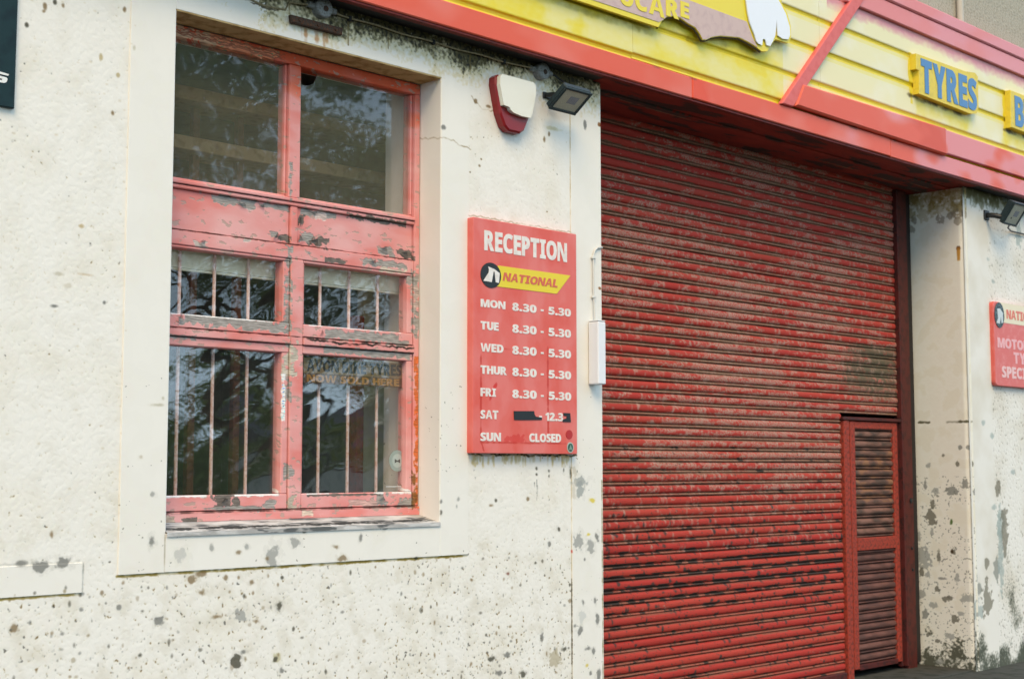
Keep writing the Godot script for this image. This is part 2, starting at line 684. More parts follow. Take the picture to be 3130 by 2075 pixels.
		t.blob(w.x, w.y, sx * 1.5, a[3] * 0.6617 * 0.0028, a[4].lerp(C(216, 208, 188), 0.5), 0.14, 0.9)
		t.blob(w.x, w.y, sx * 0.82, a[3] * 0.6617 * 0.0017, a[4], 0.75, 0.8)
	for a in [[800, 262, 52, 30, C(150, 154, 150)], [806, 310, 30, 45, C(150, 154, 150)], [768, 195, 16, 34, C(196, 186, 166)], [764, 320, 14, 60, C(206, 198, 180)], [795, 655, 32, 50, g1], [877, 690, 24, 42, g1], [890, 385, 20, 16, C(214, 190, 60)], [865, 610, 12, 9, C(214, 190, 60)],
			[852, 1475, 8, 8, C(204, 180, 80)], [518, 178, 6, 9, g3], [518, 213, 6, 7, g3], [600, 190, 6, 10, g3], [600, 225, 5, 8, g3], [698, 185, 6, 14, g3], [744, 200, 8, 28, g3], [250, 388, 8, 11, g3],
			[665, 572, 11, 14, g3], [605, 675, 10, 16, g2], [512, 797, 9, 9, g3], [328, 870, 11, 9, C(110, 62, 48)], [555, 1290, 14, 26, g2], [220, 1438, 24, 18, g3], [320, 1410, 24, 16, g2], [270, 1530, 26, 16, g2],
			[430, 1535, 22, 20, g3], [805, 1250, 18, 26, g2], [920, 1170, 14, 32, g2], [895, 1385, 12, 18, g2], [855, 1365, 18, 10, g2], [820, 1150, 28, 40, C(200, 200, 192)], [918, 630, 14, 26, g2], [752, 722, 6, 10, C(190, 60, 50)],
			[905, 1050, 8, 18, g2], [825, 1060, 8, 14, g2], [875, 1530, 10, 14, g2], [930, 1540, 16, 30, g2], [700, 1370, 16, 12, g3], [90, 910, 10, 8, br], [28, 835, 9, 8, g2], [770, 1215, 10, 10, g2], [835, 775, 7, 8, g2],
			[460, 378, 10, 12, br], [215, 420, 14, 8, br], [640, 1430, 40, 60, C(176, 166, 140)]]:
		var w := W(1400 + a[1 - 1] * 0.4622, 1350 + a[1] * 0.4622)
		var sx: float = W(1400 + (a[0] + a[2]) * 0.4622, 1350 + a[1] * 0.4622).x - w.x
		t.blob(w.x, w.y, sx * 1.5, a[3] * 0.4622 * 0.0028, a[4].lerp(C(216, 208, 188), 0.5), 0.14, 0.9)
		t.blob(w.x, w.y, sx * 0.85, a[3] * 0.4622 * 0.0018, a[4], 0.75, 0.8)
	for a in [[520, 250, 385], [525, 290, 360], [505, 270, 300]]:
		var p := W(1400 + a[0] * 0.4622, 1350 + a[1] * 0.4622)
		var q := W(1400 + a[0] * 0.4622, 1350 + a[2] * 0.4622)
		t.line([Vector2(p.x, p.y), Vector2(q.x, q.y)], 0.003, g2, 0.6)
	# rust and specks high up, and the floodlight's painted shadow: photo pixels
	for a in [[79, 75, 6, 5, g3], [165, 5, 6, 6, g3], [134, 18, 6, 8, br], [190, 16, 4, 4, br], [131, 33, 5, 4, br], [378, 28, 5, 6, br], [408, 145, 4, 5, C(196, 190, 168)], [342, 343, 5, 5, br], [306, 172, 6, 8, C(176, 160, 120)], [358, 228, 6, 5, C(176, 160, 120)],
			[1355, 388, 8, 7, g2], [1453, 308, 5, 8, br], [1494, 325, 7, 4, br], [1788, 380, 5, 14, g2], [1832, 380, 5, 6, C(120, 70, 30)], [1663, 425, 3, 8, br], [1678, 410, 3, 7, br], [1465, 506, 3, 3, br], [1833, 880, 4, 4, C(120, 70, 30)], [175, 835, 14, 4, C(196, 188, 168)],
			[206, 872, 12, 5, C(206, 198, 180)], [163, 934, 10, 3, g2], [316, 923, 5, 4, g2], [260, 838, 16, 2, C(200, 180, 150)], [245, 690, 8, 4, C(180, 160, 120)], [1690, 392, 22, 6, C(206, 196, 160)]]:  # last entry: soft shadow painted below the floodlight
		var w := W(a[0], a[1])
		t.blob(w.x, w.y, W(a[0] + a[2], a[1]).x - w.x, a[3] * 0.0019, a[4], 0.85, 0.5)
	for k in 1500:
		var y := 1.1 * pow(rng.randf(), 1.5)
		var r := 0.002 + 0.0055 * pow(rng.randf(), 3.0)
		t.blob(1.9 + 4.1 * rng.randf(), y, r * rng.randf_range(0.8, 1.6), r * rng.randf_range(0.8, 1.8), [g2, br, g3, C(150, 136, 108)][rng.randi() % 4], rng.randf_range(0.35, 0.8), 0.6)
	for k in 220:
		var r := 0.0015 + 0.0025 * rng.randf()
		t.blob(1.7 + 1.5 * rng.randf(), 1.2 + 2.7 * rng.randf(), r * 1.5, r, C(190, 172, 138), 0.4, 0.6)


func paint_side() -> void:
	# the pier beyond the shutter: front face x 10.7 .. 13.4
	var t := Tex.new(10.6, 13.6, -0.05, 4.0, 170.0, C(226, 224, 216))
	side_tex = t
	var pit := noise(t.w, t.h, 0.13, 2, 33)
	var fine := noise(t.w, t.h, 0.2, 2, 34)
	var broad := noise(t.w, t.h, 0.03, 4, 35, 3, 3)
	t.hg.resize(t.w * t.h)
	for j in t.h:
		var y := t.oy - j / t.s
		for i in t.w:
			var x := t.ox + i / t.s
			var k := j * t.w + i
			var b := broad[k] / 255.0
			var q := pit[k] / 255.0 + (fine[k] / 255.0 - 0.5) * 0.3
			t.mixpx(k, C(206, 200, 184), clampf((b - 0.4) * 1.3, 0, 0.6))
			var smooth_strip := x < 11.09
			t.hg[k] = 150 if smooth_strip else clampi(int(40 + 215 * smoothstep(0.15, 0.75, q)), 0, 255)
			if not smooth_strip and q < 0.2 + (b - 0.5) * 0.2 + clampf((1.0 - y) * 0.1, 0, 0.1):
				t.mixpx(k, C(140, 136, 122), 0.6)
			# dark green rising from the ground, ragged
			var m := 0.30 + (b - 0.5) * 0.7 - (0.16 if smooth_strip else 0.0) + (q - 0.5) * 0.12
			if y < m:
				t.mixpx(k, C(58, 64, 52), clampf((m - y) * 5.0 + (fine[k] / 255.0 - 0.5) * 0.7, 0, 0.85))
	for k in 60:
		t.blob(10.75 + 1.2 * rng.randf(), 3.86 - 0.09 * rng.randf(), 0.05 + 0.1 * rng.randf(), 0.03 + 0.06 * rng.randf(), C(96, 90, 56), 0.3, 0.9)
	for a in [[3052, 1490, 8, 20], [3060, 1600, 10, 40], [3046, 1740, 8, 30], [3040, 1550, 8, 8], [3035, 1330, 6, 6], [3098, 1440, 7, 7], [3020, 790, 5, 5], [3038, 860, 5, 5], [3005, 1290, 6, 6], [3018, 1830, 14, 40], [3072, 1620, 10, 60], [3060, 1700, 8, 80], [3105, 660, 14, 20], [3115, 720, 8, 26], [3100, 620, 16, 24], [3085, 600, 20, 14], [3016, 1720, 8, 12], [2990, 1800, 8, 12], [2985, 1860, 16, 22]]:
		var w := W(a[0], a[1])
		t.blob(w.x, w.y, W(a[0] + a[2], a[1]).x - w.x, a[3] * 0.0032, [C(120, 124, 116), C(150, 164, 160), C(104, 100, 84)][rng.randi() % 3], 0.65, 0.9)


func paint_reveal() -> Tex:
	# the side of the opening that faces the shutter: picture x is the depth behind the wall face
	var t := Tex.new(-0.56, 0.02, -0.05, 4.0, 330.0, C(226, 224, 212))
	var broad := noise(t.w, t.h, 0.02, 4, 61, 1.5, 1.5)
	var fine := noise(t.w, t.h, 0.08, 3, 62)
	t.hg.resize(t.w * t.h)
	for j in t.h:
		var y := t.oy - j / t.s
		for i in t.w:
			var k := j * t.w + i
			var b := broad[k] / 255.0
			var f := fine[k] / 255.0
			t.hg[k] = 120 + int((f - 0.5) * 60)
			t.mixpx(k, C(222, 218, 204), clampf((0.6 - b) * 1.6, 0, 0.6))
			t.mixpx(k, C(204, 194, 164), clampf((b - 0.52) * 1.6, 0, 0.25))
			var m := 0.16 + (b - 0.5) * 0.5 + (f - 0.5) * 0.25
			if y < m:
				t.mixpx(k, C(60, 62, 50), clampf((m - y) * 5.0 + (f - 0.5) * 0.9, 0, 0.85))
			if y < 1.5 and f < 0.28 and b < 0.55:
				t.mixpx(k, C(120, 122, 114), 0.7)
	var marks := [[737, 330, 10, 12], [755, 630, 28, 36], [780, 480, 17, 15], [875, 475, 32, 22], [945, 435, 14, 18], [880, 825, 10, 16], [705, 865, 46, 50], [765, 1140, 18, 14], [905, 980, 10, 26], [990, 1005, 16, 34], [960, 1100, 26, 20],
		[720, 1190, 14, 20], [700, 1075, 16, 22], [790, 1050, 16, 14], [765, 555, 12, 20], [760, 715, 8, 16], [720, 440, 7, 20], [905, 320, 7, 12], [920, 222, 8, 12], [825, 270, 6, 6], [895, 1220, 16, 18], [860, 1320, 20, 16], [790, 1345, 14, 10], [850, 1100, 24, 14], [735, 960, 14, 14],
		[820, 985, 20, 5], [805, 1470, 16, 14], [680, 740, 12, 26], [800, 860, 8, 26], [1000, 1110, 8, 24], [930, 1190, 20, 10], [740, 1310, 10, 10], [700, 950, 10, 22]]
	for a in marks:
		var w := WX(2450 + a[0] * 0.5263, 1250 + a[1] * 0.5263, 10.7)
		var e := WX(2450 + (a[0] + a[2]) * 0.5263, 1250 + a[1] * 0.5263, 10.7)
		t.blob(w.z, w.y, absf(e.z - w.z) + 0.004, a[3] * 0.0017, [C(120, 122, 116), C(146, 148, 142), C(96, 94, 82)][rng.randi() % 3], 0.75, 0.9)
	for a in [[870, 655, 12, 10, C(70, 96, 44)], [875, 825, 7, 12, C(60, 44, 26)]]:
		var w := WX(2450 + a[0] * 0.5263, 1250 + a[1] * 0.5263, 10.7)
		t.blob(w.z, w.y, 0.012, 0.02, a[4], 0.9, 0.7)
	var nail := WX(2928, 758, 10.7)
	t.blob(nail.z, nail.y, 0.012, 0.016, C(74, 40, 18), 1.0, 0.4)
	t.line([Vector2(nail.z, nail.y), Vector2(nail.z, nail.y - 0.1)], 0.009, C(178, 128, 50), 0.5)
	for a in [[[2808, 1291], [2843, 1291]], [[2896, 1290], [2945, 1289]], [[2960, 1292], [2957, 1400]], [[2962, 1292], [2960, 1330]]]:
		var p := WX(a[0][0], a[0][1], 10.7)
		var q := WX(a[1][0], a[1][1], 10.7)
		t.line([Vector2(p.z, p.y), Vector2(q.z, q.y)], 0.009, C(96, 94, 74), 0.85, 0.006)
	for k in 40:
		t.blob(-0.5 * rng.randf(), 3.8 - 0.16 * pow(rng.randf(), 2.0), 0.02 + 0.05 * rng.randf(), 0.02 + 0.05 * rng.randf(), C(140, 118, 62), 0.25, 0.9)
	for a in [[2868, 668], [2880, 672], [2905, 660], [2915, 655], [2930, 645], [2925, 675], [2940, 640], [2795, 670], [2790, 700]]:
		var w := WX(a[0], a[1], 10.7)
		t.blob(w.z, w.y, 0.025, 0.03, C(132, 122, 104), 0.6, 0.9)
	return t


func garage() -> void:
	paint_wall()
	paint_side()
	building = thing("garage_building", "cream roughcast garage building with red timber window and red roller shutter", "building")
	var rough := wall_tex.mat(0.92, 0.1)
	var smooth_ := wall_tex.mat(0.8, 0.12)
	# front wall, from its window hole to the edge of the shutter opening
	var b := B.new().on(wall_tex)
	var xs := [-4.0, 3.378, 4.99, 6.257]
	var ys := [-0.05, 1.284, 3.62, 3.9]
	for i in 3:
		for j in 3:
			if i == 1 and j == 1:
				continue
			b.quad(Vector3(xs[i], ys[j], 0), Vector3(xs[i + 1], ys[j], 0), Vector3(xs[i + 1], ys[j + 1], 0), Vector3(xs[i], ys[j + 1], 0), Vector3(0, 0, 1))
			b.quad(Vector3(xs[i], ys[j], -0.45), Vector3(xs[i + 1], ys[j], -0.45), Vector3(xs[i + 1], ys[j + 1], -0.45), Vector3(xs[i], ys[j + 1], -0.45), Vector3(0, 0, -1))
	b.quad(Vector3(6.257, -0.05, 0), Vector3(6.257, -0.05, -0.55), Vector3(6.257, 3.9, -0.55), Vector3(6.257, 3.9, 0), Vector3(1, 0, 0))
	for q in [[3.378, 1], [4.99, -1]]:
		b.quad(Vector3(q[0], 1.284, 0), Vector3(q[0], 1.284, -0.45), Vector3(q[0], 3.62, -0.45), Vector3(q[0], 3.62, 0), Vector3(q[1], 0, 0))
	for q in [[1.284, 1], [3.62, -1]]:
		b.quad(Vector3(3.378, q[0], 0), Vector3(4.99, q[0], 0), Vector3(4.99, q[0], -0.45), Vector3(3.378, q[0], -0.45), Vector3(0, q[1], 0))
	part("wall", b, rough, building, "cream roughcast wall speckled with dirt")
	# smooth raised bands round the window, beside it and on the edge of the opening
	for a in [["jamb_band", 3.155, 3.378, 1.117, 3.88], ["jamb_band", 4.99, 5.19, 1.117, 3.88], ["sill_band", 3.378, 4.99, 1.117, 1.284], ["lintel_band", 3.378, 4.99, 3.62, 3.80], ["pier_band", 5.996, 6.259, -0.05, 3.83], ["ledge_band", 1.0, 2.992, 1.054, 1.177]]:
		part(a[0], B.new().on(wall_tex).box(Vector3(a[1], a[3], -0.002), Vector3(a[2], a[4], 0.006 if a[0] != "pier_band" else 0.004), 0.0015), smooth_, building)
	# reveals of the window, skimmed smooth
	part("reveal", B.new().on(wall_tex).box(Vector3(4.986, 1.29, -0.158), Vector3(5.0, 3.616, 0.004), 0.002), smooth_, building)
	part("reveal", B.new().on(wall_tex).box(Vector3(3.37, 1.29, -0.158), Vector3(3.382, 3.616, 0.004), 0.002), smooth_, building)
	var head := grainy(C(186, 160, 112), C(140, 110, 62), 0.9, 0.5, 0.1, 0.55)
	part("window_head", B.new().box(Vector3(3.382, 3.612, -0.158), Vector3(4.986, 3.63, 0.004), 0.002), head, building)
	# stone ledge in front of the frame, sloping outwards
	var st := Tex.new(3.3, 5.1, -0.3, 0.1, 420.0, C(168, 166, 162))
	var sn := noise(st.w, st.h, 0.03, 4, 71, 3, 1)
	st.hg.resize(st.w * st.h)
	for k in st.w * st.h:
		var q := sn[k] / 255.0
		st.hg[k] = sn[k]
		st.mixpx(k, C(206, 204, 200), clampf((q - 0.55) * 5.0, 0, 0.8))
		st.mixpx(k, C(84, 86, 86), clampf((0.36 - q) * 8.0, 0, 0.9))
	for k in 70:
		st.blob(3.4 + 1.55 * rng.randf(), -0.02 - 0.03 * rng.randf(), 0.02 + 0.05 * rng.randf(), 0.008 + 0.008 * rng.randf(), C(52, 54, 52), 0.7, 0.8)
	var sb := B.new()
	sb.o = Vector2(3.3, 0.1)
	sb.sz = Vector2(1.8, 0.4)
	var nn := Vector3(0, 0.96, 0.26)
	var uvq := [Vector3(3.382, 1.288, 0.014), Vector3(4.986, 1.288, 0.014), Vector3(4.986, 1.328, -0.17), Vector3(3.382, 1.328, -0.17)]
	sb.quad(uvq[0], uvq[1], uvq[2], uvq[3], nn)
	for i in 4:
		sb.uv[i] = Vector2((uvq[i].x - 3.3) / 1.8, (0.1 - uvq[i].z) / 0.4)
	sb.quad(Vector3(3.382, 1.27, 0.014), Vector3(4.986, 1.27, 0.014), uvq[1], uvq[0], Vector3(0, 0, 1))
	sb.quad(Vector3(4.986, 1.27, 0.014), Vector3(4.986, 1.27, -0.17), uvq[2], uvq[1], Vector3(1, 0, 0))
	part("window_ledge", sb, st.mat(0.85, 0.5), building, "flaking grey stone window ledge")
	# the pier beyond the shutter
	var sr := side_tex.mat(0.92, 0.15)
	b = B.new().on(side_tex)
	b.quad(Vector3(10.7, -0.05, 0), Vector3(15, -0.05, 0), Vector3(15, 3.9, 0), Vector3(10.7, 3.9, 0), Vector3(0, 0, 1))
	b.quad(Vector3(10.7, -0.05, -0.56), Vector3(15, -0.05, -0.56), Vector3(15, 3.9, -0.56), Vector3(10.7, 3.9, -0.56), Vector3(0, 0, -1))
	part("wall", b, sr, building, "cream pier wall with dark green blotches low down")
	var rt := paint_reveal()
	b = B.new()
	# face towards the opening, its outer corner rounded off
	var prof := [Vector2(10.7, -0.56), Vector2(10.7, -0.05)]
	for k in range(1, 9):
		var a := PI / 2 * k / 8.0
		prof.append(Vector2(10.75 - 0.05 * cos(a), -0.05 + 0.056 * sin(a)))
	var along := 0.0
	for k in prof.size() - 1:
		var p: Vector2 = prof[k]
		var q: Vector2 = prof[k + 1]
		var s := Vector3(q.x - p.x, 0, q.y - p.y)
		var nrm := Vector3(-s.z, 0, s.x).normalized()
		var at := b.v.size()
		b.quad(Vector3(p.x, -0.05, p.y), Vector3(q.x, -0.05, q.y), Vector3(q.x, 3.83, q.y), Vector3(p.x, 3.83, p.y), nrm)
		for i in 4:
			var vv := b.v[at + i]
			var zz := vv.z if k == 0 else -0.05 - (along if i in [0, 3] else along + s.length())
			b.uv[at + i] = Vector2((zz + 0.56) / 0.58, (4.0 - vv.y) / 4.05)
			if k > 0 and k < 9:
				var ang := PI / 2 * (k - 1 + (0.0 if i in [0, 3] else 1.0)) / 8.0
				b.n[at + i] = Vector3(-cos(ang), 0, sin(ang))
		if k > 0:
			along += s.length()
	part("pier_band", B.new().on(side_tex).box(Vector3(10.75, -0.05, -0.01), Vector3(11.09, 3.83, 0.006)), side_tex.mat(0.85, 0.1), building)
	part("reveal", b, rt.mat(0.9, 0.3), building, "blotched cream side of the shutter opening")
	# wall above, bare grey render, and the closed rest of the building
	var up := grainy(C(172, 168, 152), C(138, 136, 122), 0.95, 0.16, 0.4, 0.5)
	part("upper_wall", B.new().box(Vector3(-4, 3.9, -0.5), Vector3(15, 7.0, -0.002)), up, building, "bare grey roughcast wall above the fascia")
	part("side_wall", B.new().box(Vector3(-4.3, -0.05, -9), Vector3(-4.0, 7.0, -0.003)), up, building)
	part("side_wall", B.new().box(Vector3(15.0, -0.05, -9), Vector3(15.3, 7.0, -0.003)), up, building)
	part("back_wall", B.new().box(Vector3(-4.3, -0.05, -9.3), Vector3(15.3, 7.0, -9)), up, building)
	part("roof", B.new().box(Vector3(-4.4, 7.0, -9.4), Vector3(15.4, 7.2, 0.1)), M.asphalt, building)
	# painted boards overhead in the opening
	var tex := Tex.new(6.2, 10.8, -0.6, 0.2, 220.0, C(136, 46, 36))
	var pn := noise(tex.w, tex.h, 0.03, 4, 81, 4, 1)
	for k in tex.w * tex.h:
		var q := pn[k] / 255.0
		tex.mixpx(k, C(58, 48, 44), clampf((q - 0.58) * 9.0, 0, 0.85))
		tex.mixpx(k, C(156, 58, 42), clampf((0.36 - q) * 6.0, 0, 0.7))
	for a in [[6.7, -0.1, 0.32, 0.045], [7.0, -0.13, 0.3, 0.03], [9.2, -0.2, 0.25, 0.05], [9.9, -0.22, 0.2, 0.06], [10.3, -0.15, 0.2, 0.06], [10.5, -0.3, 0.15, 0.05]]:
		tex.blob(a[0], a[1], a[2], a[3], C(62, 58, 54), 0.85, 0.9)
		tex.blob(a[0] + 0.1, a[1] - a[3], a[2] * 0.8, 0.007, C(160, 140, 104), 0.7, 0.9)
	var sm := tex.mat(0.75)
	for a in [[-0.555, -0.33, 3.835], [-0.326, -0.105, 3.828], [-0.10, 0.115, 3.836]]:
		b = B.new().box(Vector3(6.2, a[2], a[0]), Vector3(10.78, a[2] + 0.03, a[1]), 0.004)
		for i in b.v.size():
			b.uv[i] = Vector2((b.v[i].x - 6.2) / 4.6, (0.2 - b.v[i].z) / 0.8)
		var s := part("soffit_board", b, sm, building)
		s.set_meta("label", "dark red peeling soffit board")


# ---------- the timber window ----------
var win_tex: Tex


func wz(k: int, x: float, y: float) -> Vector2:
	var p: Vector3
	if k == 1:
		p = W(400 + 0.4464 * x, 0.4464 * y, -0.16)
	elif k == 2:
		p = W(400 + 0.4464 * x, 700 + 0.4464 * y, -0.16)
	else:
		p = W(350 + 0.4651 * x, 1350 + 0.4651 * y, -0.16)
	return Vector2(p.x, p.y)


func paint_window() -> void:
	var t := Tex.new(3.25, 5.05, 1.25, 3.68, 450.0, C(220, 150, 145))
	win_tex = t
	var broad := noise(t.w, t.h, 0.02, 3, 91, 4, 2)
	var fine := noise(t.w, t.h, 0.1, 3, 92, 3, 1)
	var spots := noise(t.w, t.h, 0.045, 4, 93, 2, 1)
	t.hg.resize(t.w * t.h)
	t.hg.fill(200)
	var red := C(216, 86, 48)
	for j in t.h:
		var y := t.oy - j / t.s
		for i in t.w:
			var k := j * t.w + i
			var b := broad[k] / 255.0
			t.mixpx(k, C(226, 176, 172), clampf((b - 0.5) * 1.8, 0, 0.6))
			t.mixpx(k, C(216, 116, 106), clampf((0.42 - b) * 2.4, 0, 0.6))
			# under the head the paint is still orange-red, and the upper stiles with it
			var keep := clampf((y - 3.40 + (b - 0.5) * 0.3) * 7.0, 0, 1)
			t.mixpx(k, red, keep * 0.85)
			t.hg[k] = 200 + int((fine[k] / 255.0 - 0.5) * 30)
			var sp := spots[k] / 255.0
			if sp < 0.24:
				t.mixpx(k, C(176, 150, 138), 0.8)
				t.hg[k] = 120
			elif sp > 0.86:
				t.mixpx(k, C(226, 164, 158), 0.5)
	var wood := C(150, 147, 140)
	var dark := C(104, 98, 90)
	var tan_ := C(206, 172, 140)
	var white := C(228, 226, 222)
	for a in [[2, 330, 592, 1062, 690, wood], [2, 1315, 690, 1825, 782, wood], [2, 1058, 140, 1096, 705, wood], [2, 1925, 255, 1975, 560, C(176, 160, 150)], [2, 1930, 560, 1990, 740, wood], [2, 1310, 812, 1905, 880, wood], [2, 250, 722, 440, 752, wood],
			[2, 1045, 785, 1130, 1000, C(186, 178, 160)], [2, 1052, 1020, 1092, 1170, wood], [2, 1030, 1010, 1050, 1300, white], [2, 1200, 60, 1350, 125, dark], [2, 1165, 22, 1240, 90, wood], [2, 985, 45, 1092, 85, dark], [2, 950, 25, 1000, 60, wood],
			[2, 1690, 128, 1815, 182, wood], [2, 1815, 150, 1940, 200, dark], [2, 430, 85, 520, 122, C(190, 180, 170)], [2, 1580, 208, 1885, 272, wood], [2, 1330, 205, 1480, 232, dark], [2, 1195, 155, 1240, 180, wood], [2, 1880, 330, 1960, 380, wood], [2, 1700, 270, 1885, 300, C(206, 190, 170)],
			[2, 770, 60, 820, 85, C(190, 180, 170)], [2, 1830, 770, 1900, 800, wood], [3, 640, 340, 810, 430, dark], [3, 945, 393, 1065, 445, wood], [3, 570, 425, 950, 452, wood], [3, 325, 488, 390, 527, C(190, 170, 150)], [3, 435, 500, 535, 530, dark],
			[3, 1118, 150, 1172, 245, wood], [3, 1130, 360, 1185, 432, C(176, 168, 150)], [3, 1690, 345, 1790, 425, wood], [3, 1860, 375, 1960, 425, wood], [3, 1540, 380, 1720, 425, C(196, 160, 150)], [3, 1260, 340, 1745, 362, dark], [3, 1235, 445, 1300, 475, C(210, 190, 170)],
			[1, 540, 1345, 845, 1420, wood], [1, 850, 1392, 1080, 1430, wood], [1, 1160, 1442, 1400, 1482, wood], [1, 1480, 1478, 1880, 1532, dark], [1, 255, 1238, 1060, 1262, C(170, 140, 120)], [1, 1082, 1120, 1100, 1370, wood], [1, 1148, 660, 1168, 690, wood],
			[1, 280, 190, 700, 330, tan_], [1, 560, 270, 1000, 420, C(220, 140, 104)], [1, 1150, 1480, 1185, 1560, dark], [1, 1270, 1440, 1330, 1500, C(200, 180, 170)], [1, 1945, 560, 1990, 610, C(190, 120, 90)]]:
		var p := wz(a[0], a[1], a[2])
		var q := wz(a[0], a[3], a[4])
		# the rails recede in the picture, so the patch keeps the height it has in its own middle
		var m := wz(a[0], (a[1] + a[3]) * 0.5, (a[2] + a[4]) * 0.5)
		var hh: float = (a[4] - a[2]) * 0.5 * 0.00078 * (1.0 if a[3] - a[1] < 250 else 0.72)
		t.patch(p.x, m.y - hh, q.x, m.y + hh, a[5], 0.95, 1.0, 0.35, 90)
	for a in [[1.447, 1.437, 3.46, 3.69], [1.449, 1.436, 3.84, 4.10], [1.447, 1.440, 4.26, 4.40], [1.449, 1.439, 4.68, 4.75], [1.450, 1.438, 4.80, 4.94], [2.274, 2.268, 3.48, 4.05], [2.276, 2.269, 4.26, 4.86]]:
		t.patch(a[2], a[0] + 0.004, a[3], a[1] - 0.004, white, 0.95, 0.7, 0.1)
	# rust-orange run down the outer frame
	t.patch(4.955, 1.36, 4.985, 2.15, C(196, 96, 40), 0.85, 0.8, 0.4)
	t.patch(4.945, 1.36, 4.975, 1.55, C(120, 84, 40), 0.8, 0.8, 0.4)
	# open joints and paint cracks
	for yy in [2.868, 2.655, 2.205, 2.165, 1.369]:
		t.line([Vector2(3.43, yy), Vector2(4.95, yy + 0.002)], 0.0022, C(70, 44, 38), 0.9, 0.002)
	for yy in [3.60, 3.575, 3.585]:
		t.line([Vector2(3.4, yy), Vector2(4.1, yy - 0.01)], 0.003, C(150, 90, 70), 0.8, 0.012)
	t.line([Vector2(4.23, 2.205), Vector2(4.5, 2.19), Vector2(4.7, 2.197), Vector2(4.95, 2.19)], 0.005, C(48, 36, 30), 0.9, 0.01)


func timber(called: String, parent: Node3D, x0: float, x1: float, y0: float, y1: float, front: float, m: Material, back := -0.24) -> void:
	part(called, B.new().on(win_tex, -0.16).box(Vector3(x0, y0, back), Vector3(x1, y1, front), 0.004), m, parent)


# A pane whose drawn glass is not quite flat; both faces are built.
func pane(parent: Node3D, x0: float, x1: float, y0: float, y1: float, z: float, wave: float, sd: float, m: Material) -> void:
	var b := B.new()
	var nx := 44
	var ny := 44
	for side in 2:
		var base := b.v.size()
		for j in ny + 1:
			for i in nx + 1:
				var x := lerpf(x0, x1, i / float(nx))
				var y := lerpf(y0, y1, j / float(ny))
				var gx := 0.0
				var gy := 0.0
				for k in [[26.0, -38.0, 1.0, 0.3], [11.0, -21.0, 1.3, 1.9], [44.0, -30.0, 0.5, 4.0], [9.0, 17.0, 0.45, 2.2], [70.0, -95.0, 0.35, 0.7]]:
					var ph: float = k[0] * x + k[1] * y + k[3] + sd + 0.8 * sin(7.0 * x + 5.0 * y + sd)
					var q: float = cos(ph) * k[2] / Vector2(k[0], k[1]).length()
					gx += q * k[0]
					gy += q * k[1]
				var nrm := Vector3(-gx * wave, -gy * wave, 1).normalized()
				if side == 1:
					nrm = -nrm
				b.vert(Vector3(x, y, z - 0.004 * side), nrm)
		for j in ny:
			for i in nx:
				var a := base + j * (nx + 1) + i
				b.tri(a, a + 1, a + nx + 2)
				b.tri(a, a + nx + 2, a + nx + 1)
	part("pane", b, m, parent)


